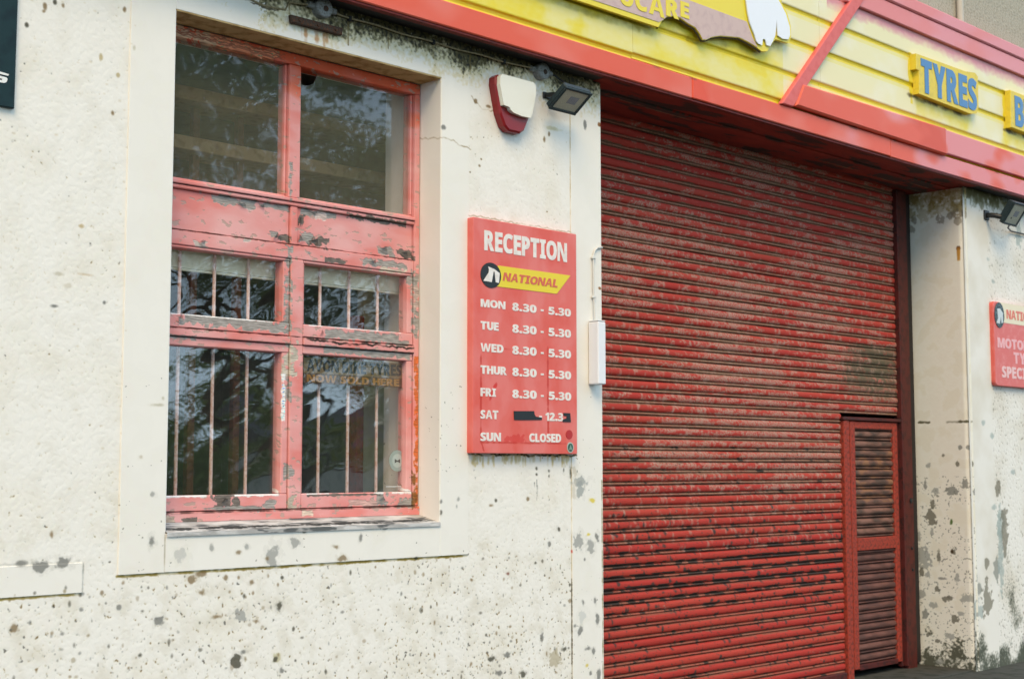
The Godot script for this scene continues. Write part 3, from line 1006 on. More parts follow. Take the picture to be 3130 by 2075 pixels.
func window() -> void:
	paint_window()
	var tm := win_tex.mat(0.75, 0.3)
	var w := Node3D.new()
	w.name = "window"
	building.add_child(w)
	w.set_meta("label", "pink painted timber window with bare peeling rails and six panes")
	timber("top_rail", w, 3.382, 4.986, 3.555, 3.61, -0.158, tm, -0.26)
	timber("stile", w, 3.382, 3.435, 1.37, 3.554, -0.16, tm, -0.26)
	timber("stile", w, 4.95, 4.986, 1.37, 3.554, -0.16, tm, -0.26)
	timber("bottom_rail", w, 3.382, 4.986, 1.322, 1.368, -0.148, tm, -0.26)
	timber("mullion", w, 4.13, 4.2, 2.888, 3.553, -0.161, tm)
	timber("transom", w, 3.437, 4.948, 2.868, 2.886, -0.150, tm)
	timber("transom", w, 3.437, 4.948, 2.848, 2.866, -0.158, tm)
	timber("panel", w, 3.437, 4.147, 2.657, 2.846, -0.176, tm)
	timber("panel", w, 4.193, 4.948, 2.657, 2.846, -0.176, tm)
	timber("mullion", w, 4.149, 4.191, 2.657, 2.846, -0.163, tm)
	timber("transom", w, 3.437, 4.948, 2.587, 2.655, -0.162, tm)
	timber("mullion", w, 4.153, 4.228, 1.371, 2.585, -0.16, tm)
	for s in [[3.437, 4.151, 0], [4.23, 4.948, 1]]:
		timber("transom", w, s[0], s[1], 2.167, 2.203, -0.153, tm)
		# opening lights above and below it
		for l in [[2.207, 2.585, 0.063, 0.012], [1.371, 2.163, 0.072, 0.038]]:
			timber("sash_rail", w, s[0] + 0.001, s[1] - 0.001, l[0], l[0] + l[2], -0.166, tm)
			timber("sash_rail", w, s[0] + 0.001, s[1] - 0.001, l[1] - l[3], l[1], -0.167, tm)
			timber("sash_stile", w, s[1] - 0.039, s[1] - 0.001, l[0] + l[2] + 0.001, l[1] - l[3] - 0.001, -0.169, tm)
			timber("sash_stile", w, s[0] + 0.001, s[0] + (0.034 if s[2] == 0 else 0.01), l[0] + l[2] + 0.001, l[1] - l[3] - 0.001, -0.169, tm)
	# putty and glazing beads round the upper panes
	var bead := win_tex.mat(0.7, 0.1)
	for a in [[3.437, 4.128, 2.888, 2.9], [4.202, 4.948, 2.888, 2.9], [4.116, 4.128, 2.902, 3.553], [4.936, 4.948, 2.902, 3.553]]:
		timber("glazing_bead", w, a[0], a[1], a[2], a[3], -0.18, bead)
	var dusty := flat(C(176, 172, 150), 0.02, 0, 0.5)
	dusty.albedo_color.a = 0.085
	dusty.transparency = BaseMaterial3D.TRANSPARENCY_ALPHA
	var clear := flat(C(150, 156, 150), 0.0, 0, 0.5)
	clear.albedo_color.a = 0.012
	clear.transparency = BaseMaterial3D.TRANSPARENCY_ALPHA
	pane(w, 3.43, 4.135, 2.88, 3.558, -0.197, 0.0012, 0.0, dusty)
	# this pane has lost its top corner
	var hole := PackedVector2Array([Vector2(4.198, 2.88), Vector2(4.955, 2.88), Vector2(4.955, 3.558), Vector2(4.33, 3.558), Vector2(4.318, 3.52), Vector2(4.302, 3.493), Vector2(4.27, 3.476), Vector2(4.235, 3.475), Vector2(4.21, 3.49), Vector2(4.198, 3.5)])
	part("pane", B.new().slab(hole, -0.201, -0.197), dusty, w, "dusty pane with its upper corner broken out")
	pane(w, 3.43, 4.115, 2.265, 2.578, -0.199, 0.006, 1.0, clear)
	pane(w, 4.235, 4.915, 2.265, 2.578, -0.199, 0.006, 3.0, clear)
	pane(w, 3.43, 4.115, 1.44, 2.13, -0.199, 0.005, 5.0, clear)
	pane(w, 4.235, 4.915, 1.44, 2.13, -0.199, 0.0055, 8.0, clear)
	# second sheet added behind the lower lights to strengthen their reflection
	for a in [[3.43, 4.115, 1.44, 2.13, 5.0], [4.235, 4.915, 1.44, 2.13, 8.0]]:
		pane(w, a[0], a[1], a[2], a[3], -0.212, 0.005, a[4], clear)
	# curled flakes of paint lifting off the panels and rails
	var fm2 := win_tex.mat(0.7)
	for a in [[2, 1170, 85, 0.055, 0.05, 0.4], [2, 1260, 100, 0.075, 0.04, -0.5], [2, 1010, 62, 0.06, 0.035, 0.3], [2, 1740, 150, 0.07, 0.035, -0.3], [2, 1880, 180, 0.06, 0.03, -0.6], [1, 1168, 1535, 0.02, 0.05, 0.2], [1, 760, 1405, 0.07, 0.02, -0.2], [1, 900, 1415, 0.05, 0.018, -0.2], [1, 1260, 1455, 0.06, 0.018, -0.3], [2, 480, 100, 0.04, 0.025, -0.4], [2, 1650, 235, 0.06, 0.025, -0.2], [3, 720, 395, 0.05, 0.03, 0.3], [3, 1750, 390, 0.06, 0.03, -0.2], [2, 330, 620, 0.03, 0.04, 0.0], [2, 1300, 735, 0.03, 0.045, 0.2], [1, 420, 245, 0.08, 0.02, -0.25], [1, 640, 315, 0.08, 0.02, -0.25], [1, 860, 385, 0.06, 0.018, -0.25]]:
		var c := wz(a[0], a[1], a[2])
		var zf := -0.174 if c.y > 2.66 and c.y < 2.845 else -0.158
		var fb := B.new().on(win_tex, -0.16)
		fb.kz = 0.0
		for j in 5:
			for i in 5:
				var u := i / 4.0 - 0.5
				var v := j / 4.0
				var cut := 1.0 - 0.55 * v * (0.6 + 0.8 * absf(sin(i * 2.3 + c.x * 40.0)))
				var p := Vector2(u * a[3] * cut, (v - 0.2) * a[4] * (0.7 + 0.3 * sin(i * 1.7 + c.y * 30.0))).rotated(a[5])
				fb.vert(Vector3(c.x + p.x, c.y + p.y, zf + 0.0015 + 0.014 * v * v), Vector3(0, -0.5 * v, 1).normalized())
		for j in 4:
			for i in 4:
				var q := j * 5 + i
				fb.tri(q, q + 1, q + 6)
				fb.tri(q, q + 6, q + 5)
		part("paint_flake", fb, fm2, w)
	# upright bars behind the glass
	var bar := grainy(C(222, 196, 186), C(196, 136, 112), 0.5, 0.15)
	for x in [3.583, 3.772, 3.965, 4.397, 4.583, 4.773]:
		part("bar", B.new().tube([Vector3(x, 1.35, -0.25), Vector3(x, 2.64, -0.25)], 0.0085, 10), bar, w)


# ---------- roller shutter with its wicket door ----------
func paint_shutter() -> Tex:
	var t := Tex.new(6.2, 10.7, -0.02, 3.88, 280.0, C(166, 46, 36))
	var dash := noise(t.w, t.h, 0.06, 5, 101, 3, 1)
	var dash2 := noise(t.w, t.h, 0.13, 3, 102, 1.5, 1)
	var broad := noise(t.w, t.h, 0.04, 3, 103, 16, 10)
	var grit := noise(t.w, t.h, 0.22, 2, 104)
	var edge := noise(t.w, t.h, 0.03, 3, 105, 3, 1)
	t.hg.resize(t.w * t.h)
	var pitch := 0.075
	for j in t.h:
		var y := t.oy - j / t.s
		var slat := int(floor((y - 0.03) / pitch))
		var ph := (y - 0.03) / pitch - slat
		var off := posmod(slat * 977, 311)
		# how far gone the paint is on this slat: chalked and flaking over the middle and top, sound below
		var worn := 0.14 + 0.46 * smoothstep(0.9, 1.7, y) * (1.0 - 0.25 * smoothstep(2.7, 3.6, y))
		var tone := fposmod(slat * 0.618, 1.0)
		var own := fposmod(slat * 0.371, 1.0) - 0.5
		for i in t.w:
			var k := j * t.w + i
			var kk := j * t.w + (i + off * 5) % t.w
			var b := broad[k] / 255.0
			var g := grit[k] / 255.0
			var e := edge[kk] / 255.0
			t.mixpx(k, C(182, 72, 52), 0.6 * tone)
			var q := dash[kk] / 255.0 * 0.6 + dash2[kk] / 255.0 * 0.4
			var lim := worn + (b - 0.5) * 0.55 + own * 0.12
			t.hg[k] = 190
			if q < lim:
				var deep := clampf((lim - q) * 8.0, 0, 1)
				t.mixpx(k, C(170, 112, 94).lerp(C(168, 144, 130), g), (0.3 + 0.65 * smoothstep(0.3, 0.6, g)) * deep)
				t.hg[k] = 110
			# lip and hinge of every slat: bare brown primer, with groove shade painted in
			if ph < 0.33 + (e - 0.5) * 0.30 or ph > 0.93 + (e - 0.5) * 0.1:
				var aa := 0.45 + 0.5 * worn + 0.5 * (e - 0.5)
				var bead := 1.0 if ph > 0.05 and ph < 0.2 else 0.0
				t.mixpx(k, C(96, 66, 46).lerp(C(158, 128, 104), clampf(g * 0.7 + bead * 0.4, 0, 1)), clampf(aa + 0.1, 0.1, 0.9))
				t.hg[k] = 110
			# black grime, thick in a belt low down, also painting in groove shade
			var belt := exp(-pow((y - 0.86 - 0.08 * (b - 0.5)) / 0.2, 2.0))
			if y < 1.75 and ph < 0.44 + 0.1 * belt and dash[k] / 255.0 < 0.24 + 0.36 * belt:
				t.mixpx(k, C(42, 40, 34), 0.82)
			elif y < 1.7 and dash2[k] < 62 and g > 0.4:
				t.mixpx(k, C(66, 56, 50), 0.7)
	# the grey-green weathered corner above the wicket door
	for k in 60:
		t.blob(9.75 + 0.6 * rng.randf(), 2.12 + 0.4 * rng.randf(), 0.08 + 0.2 * rng.randf(), 0.015 + 0.03 * rng.randf(), C(92, 84, 64), 0.35, 0.9)
	for k in 2600:
		var y := 1.0 + 2.3 * rng.randf()
		t.blob(6.3 + 4.1 * rng.randf(), y, 0.004 + 0.01 * rng.randf(), 0.006 + 0.02 * rng.randf(), C(170, 136, 122), 0.55, 0.8)
	for k in 420:
		t.blob(6.3 + 3.3 * rng.randf(), 0.1 + 1.2 * rng.randf(), 0.004 + 0.012 * rng.randf(), 0.006 + 0.014 * rng.randf(), C(56, 50, 46), 0.8, 0.7)
	return t


func slat_mesh(t: Tex, x0: float, x1: float, y: float, pitch: float, z: float, bow := 1.0) -> B:
	var b := B.new().on(t, z)
	b.kz = 0.0
	# hinge roll at the foot, hollow, then the bowed face
	var prof := [[0.0, -0.009], [0.03, -0.004], [0.08, 0.0005], [0.15, 0.0015], [0.20, -0.001], [0.24, -0.008], [0.27, -0.008], [0.31, -0.001], [0.40, 0.0035], [0.52, 0.0055], [0.66, 0.0058], [0.80, 0.0045], [0.90, 0.0005], [0.96, -0.006], [1.0, -0.009]]
	var cols := 24
	for k in prof.size():
		var a: Array = prof[maxi(k - 1, 0)]
		var c: Array = prof[mini(k + 1, prof.size() - 1)]
		var tn := Vector2((c[0] - a[0]) * pitch, (c[1] - a[1]) * bow).normalized()
		for i in cols + 1:
			var x := lerpf(x0, x1, i / float(cols))
			var sag := 0.0015 * sin(x * 2.3 + y * 19.0) + 0.001 * sin(x * 5.1 - y * 31.0)
			b.vert(Vector3(x, y + prof[k][0] * pitch + sag * 0.8, z + prof[k][1] * bow + sag), Vector3(0.003 * cos(x * 2.3 + y * 19.0), -tn.y, tn.x))
	for k in prof.size() - 1:
		for i in cols:
			var a := k * (cols + 1) + i
			b.tri(a, a + 1, a + cols + 2)
			b.tri(a, a + cols + 2, a + cols + 1)
	return b


func shutter() -> void:
	var t := paint_shutter()
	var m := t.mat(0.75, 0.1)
	var sh := Node3D.new()
	sh.name = "roller_shutter"
	building.add_child(sh)
	sh.set_meta("label", "faded red steel roller shutter with flaking slats")
	var pitch := 0.075
	var y := 0.03
	var k := 0
	while y < 3.86:
		var x1 := 10.44 if y > 1.92 else 9.52
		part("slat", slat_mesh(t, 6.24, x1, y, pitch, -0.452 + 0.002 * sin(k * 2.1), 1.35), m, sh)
		y += pitch
		k += 1
	var redm := grainy(C(150, 44, 34), C(104, 40, 32), 0.55, 0.4, 0.05)
	var darkm := grainy(C(84, 34, 30), C(48, 30, 28), 0.6, 0.4, 0.05)
	part("bottom_bar", B.new().box(Vector3(6.24, -0.02, -0.475), Vector3(9.52, 0.035, -0.43), 0.006), darkm, sh)
	# guide channel: outer flange, lip and a near-black box painting the slot's shade
	part("guide_rail", B.new().box(Vector3(10.40, -0.03, -0.50), Vector3(10.535, 3.825, -0.415), 0.006), grainy(C(84, 36, 30), C(60, 32, 28), 0.55, 0.5, 0.05), sh, "dark red steel guide rail")
	part("guide_lip", B.new().box(Vector3(10.372, 0.0, -0.455), Vector3(10.398, 3.825, -0.41), 0.004), darkm, sh)
	part("slot_shade", B.new().box(Vector3(10.537, 0.0, -0.55), Vector3(10.69, 3.825, -0.47), 0.004), flat(C(30, 24, 22), 0.7), sh)
	for a in [[1.30, 0.035], [0.92, 0.02], [0.75, 0.02]]:
		part("bolt", B.new().lathe(Vector3(10.49, a[0], -0.415), Vector3(0, 0, 1), [[0, a[1] * 0.6], [0.006, a[1] * 0.6], [0.01, a[1] * 0.3], [0.01, 0.0]], 10), M.black, sh)
	# wicket door let into the shutter
	var wd := Node3D.new()
	wd.name = "wicket_door"
	building.add_child(wd)
	wd.set_meta("label", "narrow red wicket door of dark weathered slats")
	var fm := grainy(C(158, 60, 44), C(104, 48, 38), 0.65, 0.18, 0.06, 0.55)
	part("frame", B.new().box(Vector3(9.535, -0.03, -0.47), Vector3(9.612, 1.925, -0.425), 0.005), fm, wd)
	part("frame", B.new().box(Vector3(9.515, 1.927, -0.47), Vector3(10.372, 1.953, -0.415), 0.005), darkm, wd)
	part("stile", B.new().box(Vector3(9.63, 0.04, -0.465), Vector3(9.70, 1.922, -0.43), 0.005), fm, wd)
	part("stile", B.new().box(Vector3(10.268, 0.04, -0.465), Vector3(10.335, 1.922, -0.432), 0.005), fm, wd)
	part("top_rail", B.new().box(Vector3(9.702, 1.865, -0.46), Vector3(10.266, 1.92, -0.432), 0.004), fm, wd)
	part("mid_rail", B.new().box(Vector3(9.702, 0.93, -0.462), Vector3(10.266, 1.026, -0.426), 0.005), fm, wd)
	part("bottom_rail", B.new().box(Vector3(9.702, 0.03, -0.46), Vector3(10.266, 0.07, -0.43), 0.004), darkm, wd)
	part("gap_strip", B.new().box(Vector3(9.613, 0.0, -0.475), Vector3(9.629, 1.925, -0.445)), M.black, wd)  # dark strip filling the gap between frame and stile
	part("gap_strip", B.new().box(Vector3(10.336, 0.0, -0.475), Vector3(10.371, 1.925, -0.445)), darkm, wd)
	var dt := Tex.new(9.7, 10.3, 0.0, 2.0, 300.0, C(104, 74, 62))
	var dn := noise(dt.w, dt.h, 0.04, 4, 111, 3, 1)
	for j in dt.h:
		var yy := dt.oy - j / dt.s
		for i in dt.w:
			var q := dn[j * dt.w + i] / 255.0
			dt.mixpx(j * dt.w + i, C(134, 98, 84), clampf((q - 0.5) * 4.0, 0, 0.7))
			dt.mixpx(j * dt.w + i, C(66, 56, 50), clampf((0.45 - q) * 4.0, 0, 0.7))
			if yy < 0.93:
				dt.mixpx(j * dt.w + i, C(92, 54, 50), 0.5)
			elif q > 0.62 and yy < 1.7 and yy > 1.3:
				dt.mixpx(j * dt.w + i, C(140, 98, 60), 0.5)
	var dm := dt.mat(0.75)
	y = 0.072
	while y < 1.86:
		var top := y + pitch
		if y < 0.93 and top > 0.93:
			top = 0.93
		if y < 1.026 and y >= 0.93:
			y = 1.026
			continue
		top = minf(top, 1.865)
		part("slat", slat_mesh(dt, 9.701, 10.267, y, top - y, -0.452, 2.0), dm, wd)
		y = top
		if y >= 1.864:
			break
	# threshold
	part("threshold", B.new().box(Vector3(6.26, -0.08, -0.56), Vector3(10.7, -0.022, -0.02), 0.004), M.concrete, building)


# ---------- the fascia over the opening ----------
var board_tex: Tex


func paint_boards() -> void:
	var t := Tex.new(4.0, 12.6, 3.9, 5.0, 180.0, C(227, 219, 172))
	board_tex = t
	var broad := noise(t.w, t.h, 0.03, 4, 121, 3, 2)
	var fine := noise(t.w, t.h, 0.12, 2, 122, 2, 1)
	var yel := C(226, 204, 30)
	for j in t.h:
		var y := t.oy - j / t.s
		for i in t.w:
			var x := t.ox + i / t.s
			var k := j * t.w + i
			var b := broad[k] / 255.0
			var f := fine[k] / 255.0
			t.mixpx(k, C(230, 226, 202), clampf((b - 0.45) * 1.5, 0, 0.5))
			# the sheet was yellow once; its dye is left where the logo board, the plates and the overlaps covered it
			var keep := 0.0
			for g in [3.985, 4.195, 4.43, 4.655, 4.87]:
				if y > g - 0.004 and y < g + 0.032:
					keep = maxf(keep, 0.9)
				elif y <= g - 0.004 and y > g - 0.03:
					keep = maxf(keep, 0.25)
			var lo := 4.17 if x < 6.4 else 4.06
			if x < 7.95:
				var e := clampf((y - lo + (b - 0.5) * 0.34) * 5.0, 0, 1) * clampf((7.85 - x + (b - 0.5) * 0.5) * 4.0, 0, 1)
				keep = maxf(keep, e * 0.9)
				keep = maxf(keep, 0.28 + 0.4 * clampf((b - 0.4) * 3.0, 0, 1))
			if x < 6.9:
				keep = maxf(keep, 0.75 * clampf((6.35 - x + (b - 0.5) * 1.6) * 2.0, 0, 1))
			for q in [[9.66, 10.6], [11.19, 12.3]]:
				var e: float = clampf((4.45 - y) * 6.0, 0, 1) * clampf((y - 4.17 + (b - 0.5) * 0.25) * 7.0, 0, 1) * clampf((x - q[0] + 0.07 + (b - 0.5) * 0.2) * 9.0, 0, 1) * clampf((q[1] - x + (b - 0.5) * 0.3) * 8.0, 0, 1)
				keep = maxf(keep, e * 0.85)
				if absf(x - q[0] + 0.015) < 0.03 + (b - 0.5) * 0.05 and y > 4.3 and y < 4.7:
					keep = maxf(keep, 0.8)
			t.mixpx(k, yel, clampf(keep * (0.8 + 0.4 * f), 0, 0.95))
			# pink fade on the boards below the top trim
			if x > 8.5:
				var o := (y - 4.775 + (b - 0.5) * 0.05 + (f - 0.5) * 0.03) * 13.0
				t.mixpx(k, C(206, 128, 140), clampf(o, 0, 0.9))
	# olive blotches under the torn logo board
	for a in [[6.15, 4.17, 0.3, 0.02], [6.4, 4.185, 0.2, 0.025], [6.75, 4.26, 0.12, 0.03], [6.95, 4.22, 0.06, 0.02], [7.25, 4.26, 0.16, 0.02], [7.5, 4.27, 0.14, 0.02], [7.85, 4.37, 0.05, 0.02], [5.7, 4.165, 0.4, 0.02]]:
		for k in 7:
			t.blob(a[0] + a[2] * rng.randf_range(-0.9, 0.9), a[1] + a[3] * rng.randf_range(-0.8, 0.8), a[2] * rng.randf_range(0.15, 0.45), a[3] * rng.randf_range(0.4, 0.9), C(140, 120, 26), 0.14, 0.9)
	for q in [9.66, 11.19]:  # soft shadow and dirt painted under the service plates
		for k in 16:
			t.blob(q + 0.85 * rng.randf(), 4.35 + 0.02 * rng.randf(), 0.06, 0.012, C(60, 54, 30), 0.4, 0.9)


func fascia() -> void:
	paint_boards()
	var f := thing("fascia", "long yellow and cream boarded shop fascia with red trim above the shutter", "fascia")
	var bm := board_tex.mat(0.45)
	part("backing", B.new().box(Vector3(-3.9, 3.84, 0.0), Vector3(14.9, 5.06, 0.115)), M.rubber, f)
	part("backing", B.new().box(Vector3(-3.9, 5.062, 0.0), Vector3(8.9, 5.9, 0.115)), M.rubber, f)
	# planks: face, then a coved overlap at the foot
	var gs := [3.985, 4.195, 4.43, 4.655, 4.87, 5.1, 5.33, 5.56, 5.8]
	for k in gs.size() - 1:
		var ends := [[-3.8, 6.385], [6.388, 8.4 if k < 4 else 8.3], [8.403, 14.8]]
		for e in ends:
			if k >= 4 and e[0] > 8:
				continue
			var y0: float = gs[k] - (0.006 if e[0] < 0 and k == 0 else 0.0)
			var y1: float = gs[k + 1]
			var b := B.new().on(board_tex, 0.15)
			b.kz = 0.0
			var prof := [[y1 - 0.001, 0.118], [y1 - 0.002, 0.149], [y0 + 0.040, 0.150], [y0 + 0.034, 0.148], [y0 + 0.026, 0.138], [y0 + 0.012, 0.134], [y0 + 0.0, 0.136], [y0, 0.118]]
			for q in prof.size() - 1:
				var a: Array = prof[q]
				var c: Array = prof[q + 1]
				b.quad(Vector3(e[0], a[0], a[1]), Vector3(e[1], a[0], a[1]), Vector3(e[1], c[0], c[1]), Vector3(e[0], c[0], c[1]), Vector3(0, c[1] - a[1], a[0] - c[0]).normalized())
			for x in [e[0], e[1]]:
				var pts := []
				for q in prof:
					pts.append(Vector3(x, q[0], q[1]))
				for q in range(1, pts.size() - 1):
					b.face3(pts[0], pts[q], pts[q + 1], Vector3(-1 if x == e[0] else 1, 0, 0))
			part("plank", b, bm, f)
	# red trims, their paint gone pink towards the far end
	var rt := Tex.new(4.0, 12.6, 3.8, 5.2, 120.0, C(220, 92, 66))
	var n1 := noise(rt.w, rt.h, 0.03, 3, 131, 4, 2)
	for j in rt.h:
		var y := rt.oy - j / rt.s
		for i in rt.w:
			var x := rt.ox + i / rt.s
			var b := n1[j * rt.w + i] / 255.0
			var k := j * rt.w + i
			rt.mixpx(k, C(224, 118, 102), clampf((b - 0.45) * 2.4, 0, 0.7))
			rt.mixpx(k, C(220, 140, 146), clampf((x - 9.6 + (b - 0.5) * 3.5) * 1.2, 0, 0.85))
			if y > 4.6:
				rt.mixpx(k, C(218, 142, 148), 0.75)
			if x > 6.93 and x < 7.15 and y < 4.0:
				rt.mixpx(k, C(222, 70, 36), clampf((b - 0.35) * 4.0, 0, 0.7) * clampf((7.12 - x + (b - 0.5) * 0.4) * 8.0, 0, 1))
			if x > 9.3 and x < 10.1 and y > 3.98 and y < 4.3:
				rt.mixpx(k, C(206, 72, 42), 0.7 * clampf((x - 9.55 + (b - 0.5) * 0.6) * 6.0, 0, 1))
	for k in 9:
		rt.blob(5 + 6.5 * rng.randf(), 3.972, 0.012 + 0.02 * rng.randf(), 0.006, C(110, 64, 44), 0.7, 0.8)
	var rm := rt.mat(0.5)
	for e in [[-3.8, 6.94, 0.0], [6.942, 9.3, 0.002], [9.302, 14.8, -0.001]]:
		part("bottom_trim", B.new().on(rt, 0.165).box(Vector3(e[0], 3.838 + e[2], 0.118), Vector3(e[1], 3.972 + e[2], 0.163 + e[2]), 0.006), rm, f)
		part("drip_edge", B.new().on(rt, 0.165).box(Vector3(e[0], 3.826, 0.116), Vector3(e[1], 3.836, 0.152)), grainy(C(112, 38, 32), C(84, 34, 30), 0.6, 0.5), f)
	# second trim past the slanting batten: a loose length bent out at its end, then the pink run
	part("loose_trim", B.new().on(rt, 0.165).slab(PackedVector2Array([Vector2(8.03, 3.985), Vector2(10.09, 3.968), Vector2(10.115, 3.985), Vector2(10.12, 4.165), Vector2(10.09, 4.18), Vector2(8.13, 4.152)]), 0.152, 0.196, 0.012), rm, f)
	part("trim_run", B.new().on(rt, 0.165).box(Vector3(10.126, 3.992, 0.14), Vector3(14.8, 4.178, 0.172), 0.006), rm, f)
	part("top_trim", B.new().on(rt, 0.165).box(Vector3(8.72, 4.872, 0.116), Vector3(14.8, 5.004, 0.176), 0.006), rm, f)
	part("top_cap", B.new().on(rt, 0.165).box(Vector3(8.72, 5.007, 0.0), Vector3(14.8, 5.108, 0.19), 0.01), rm, f)
	var bt := B.new().on(rt, 0.165)
	bt.slab(PackedVector2Array([Vector2(7.878, 3.975), Vector2(8.012, 3.975), Vector2(9.30, 5.29), Vector2(9.166, 5.29)]), 0.151, 0.186, 0.006)
	part("slanting_batten", bt, grainy(C(214, 104, 98), C(206, 92, 84), 0.5, 0.5), f)
	part("top_trim", B.new().on(rt, 0.165).box(Vector3(-3.8, 5.802, 0.0), Vector3(9.0, 5.95, 0.19), 0.01), rm, f)

	# cut-out logo board standing off the planks
	var lb := thing("logo_board", "torn mauve cut-out board with yellow letters and white feet on the fascia", "sign board", Vector3(6.5, 4.4, 0.15))
	var mauve := grainy(C(200, 174, 166), C(188, 160, 156), 0.5, 0.5)
	var yl := flat(C(228, 206, 38), 0.45)
	var ply := grainy(C(96, 84, 58), C(60, 54, 40), 0.9, 0.2)
	var z := 0.196
	var tear := [Vector2(6.572, 4.2), Vector2(6.607, 4.246), Vector2(6.651, 4.279), Vector2(6.729, 4.302), Vector2(6.782, 4.303), Vector2(6.853, 4.285), Vector2(6.933, 4.274), Vector2(6.978, 4.244), Vector2(7.005, 4.214), Vector2(7.042, 4.222), Vector2(7.097, 4.25), Vector2(7.191, 4.279), Vector2(7.393, 4.311), Vector2(7.491, 4.302), Vector2(7.589, 4.287), Vector2(7.639, 4.275), Vector2(7.70, 4.287)]
	var outline := PackedVector2Array([Vector2(4.8, 4.19)])
	outline.append_array(PackedVector2Array(tear))
	outline.append_array(PackedVector2Array([Vector2(7.754, 4.35), Vector2(7.80, 4.39), Vector2(7.95, 4.395), Vector2(7.98, 4.44), Vector2(7.98, 4.52), Vector2(7.94, 4.60), Vector2(7.85, 4.68), Vector2(7.82, 5.6), Vector2(4.8, 5.6)]))
	part("panel", B.new().slab(outline, z - 0.022, z), yl, lb)
	var edge := []
	for k in tear.size() - 1:
		edge.append(Vector3(tear[k].x, tear[k].y - 0.002, z - 0.014))
	part("torn_edge", B.new().tube(edge, 0.008, 6), ply, lb)
	var mv := PackedVector2Array([Vector2(4.8, 4.222), Vector2(6.573, 4.231)])
	for k in range(1, tear.size() - 2):
		mv.append(tear[k] + Vector2(0, 0.004))
	mv.append_array(PackedVector2Array([Vector2(7.535, 4.345), Vector2(7.475, 4.435), Vector2(4.8, 4.438)]))
	part("mauve_band", B.new().slab(mv, z, z + 0.003), mauve, lb)
	var wf := PackedVector2Array([Vector2(7.458, 4.574), Vector2(7.476, 4.489), Vector2(7.494, 4.434), Vector2(7.551, 4.357), Vector2(7.566, 4.324), Vector2(7.59, 4.312), Vector2(7.63, 4.311), Vector2(7.636, 4.351), Vector2(7.655, 4.36), Vector2(7.667, 4.352), Vector2(7.681, 4.322), Vector2(7.722, 4.325), Vector2(7.754, 4.368), Vector2(7.782, 4.412), Vector2(7.80, 4.52), Vector2(7.81, 4.415), Vector2(7.868, 4.405), Vector2(7.932, 4.416), Vector2(7.954, 4.448), Vector2(7.951, 4.505), Vector2(7.906, 4.587), Vector2(7.824, 4.661), Vector2(7.8, 5.2), Vector2(7.44, 5.2)])
	part("white_cutout", B.new().slab(wf, z + 0.004, z + 0.012, 0.002), flat(C(228, 230, 234), 0.4), lb)
	for a in [["A", 5.69, 5.83, 4.262, 4.384], ["U", 5.86, 5.985, 4.26, 4.384], ["T", 6.02, 6.15, 4.26, 4.384], ["O", 6.21, 6.335, 4.258, 4.384], ["C", 6.352, 6.464, 4.26, 4.386], ["A", 6.48, 6.625, 4.264, 4.39], ["R", 6.642, 6.766, 4.287, 4.40], ["E", 6.783, 6.867, 4.313, 4.412]]:
		word(a[0], a[1], a[2], a[3], a[4], z + 0.003, yl, lb, "letter", 0.003)

	# service plates
	var py := grainy(C(222, 196, 60), C(206, 182, 60), 0.45, 0.3)
	var blue := flat(C(62, 120, 172), 0.45)
	var p1 := thing("service_plate", "yellow plate with blue letters TYRES", "plate", Vector3(10.1, 4.5, 0.15), "yellow service plates on the fascia")
	var po := PackedVector2Array([Vector2(9.641, 4.676), Vector2(9.638, 4.557), Vector2(9.682, 4.556), Vector2(9.672, 4.373), Vector2(10.495, 4.362), Vector2(10.59, 4.385), Vector2(10.622, 4.44), Vector2(10.625, 4.69), Vector2(10.58, 4.712), Vector2(10.42, 4.692), Vector2(10.0, 4.684)])
	part("plate", B.new().slab(po, 0.15, 0.2, 0.005), py, p1)
	word("TYRES", 9.71, 10.592, 4.395, 4.655, 0.2, blue, p1)
	var p2 := thing("service_plate", "yellow plate with a blue initial B", "plate", Vector3(11.6, 4.5, 0.15), "yellow service plates on the fascia")
	part("plate", B.new().slab(PackedVector2Array([Vector2(11.195, 4.69), Vector2(11.18, 4.371), Vector2(12.4, 4.365), Vector2(12.4, 4.70)]), 0.15, 0.2, 0.005), py, p2)
	word("BRAKES", 11.262, 12.33, 4.40, 4.655, 0.2, blue, p2)


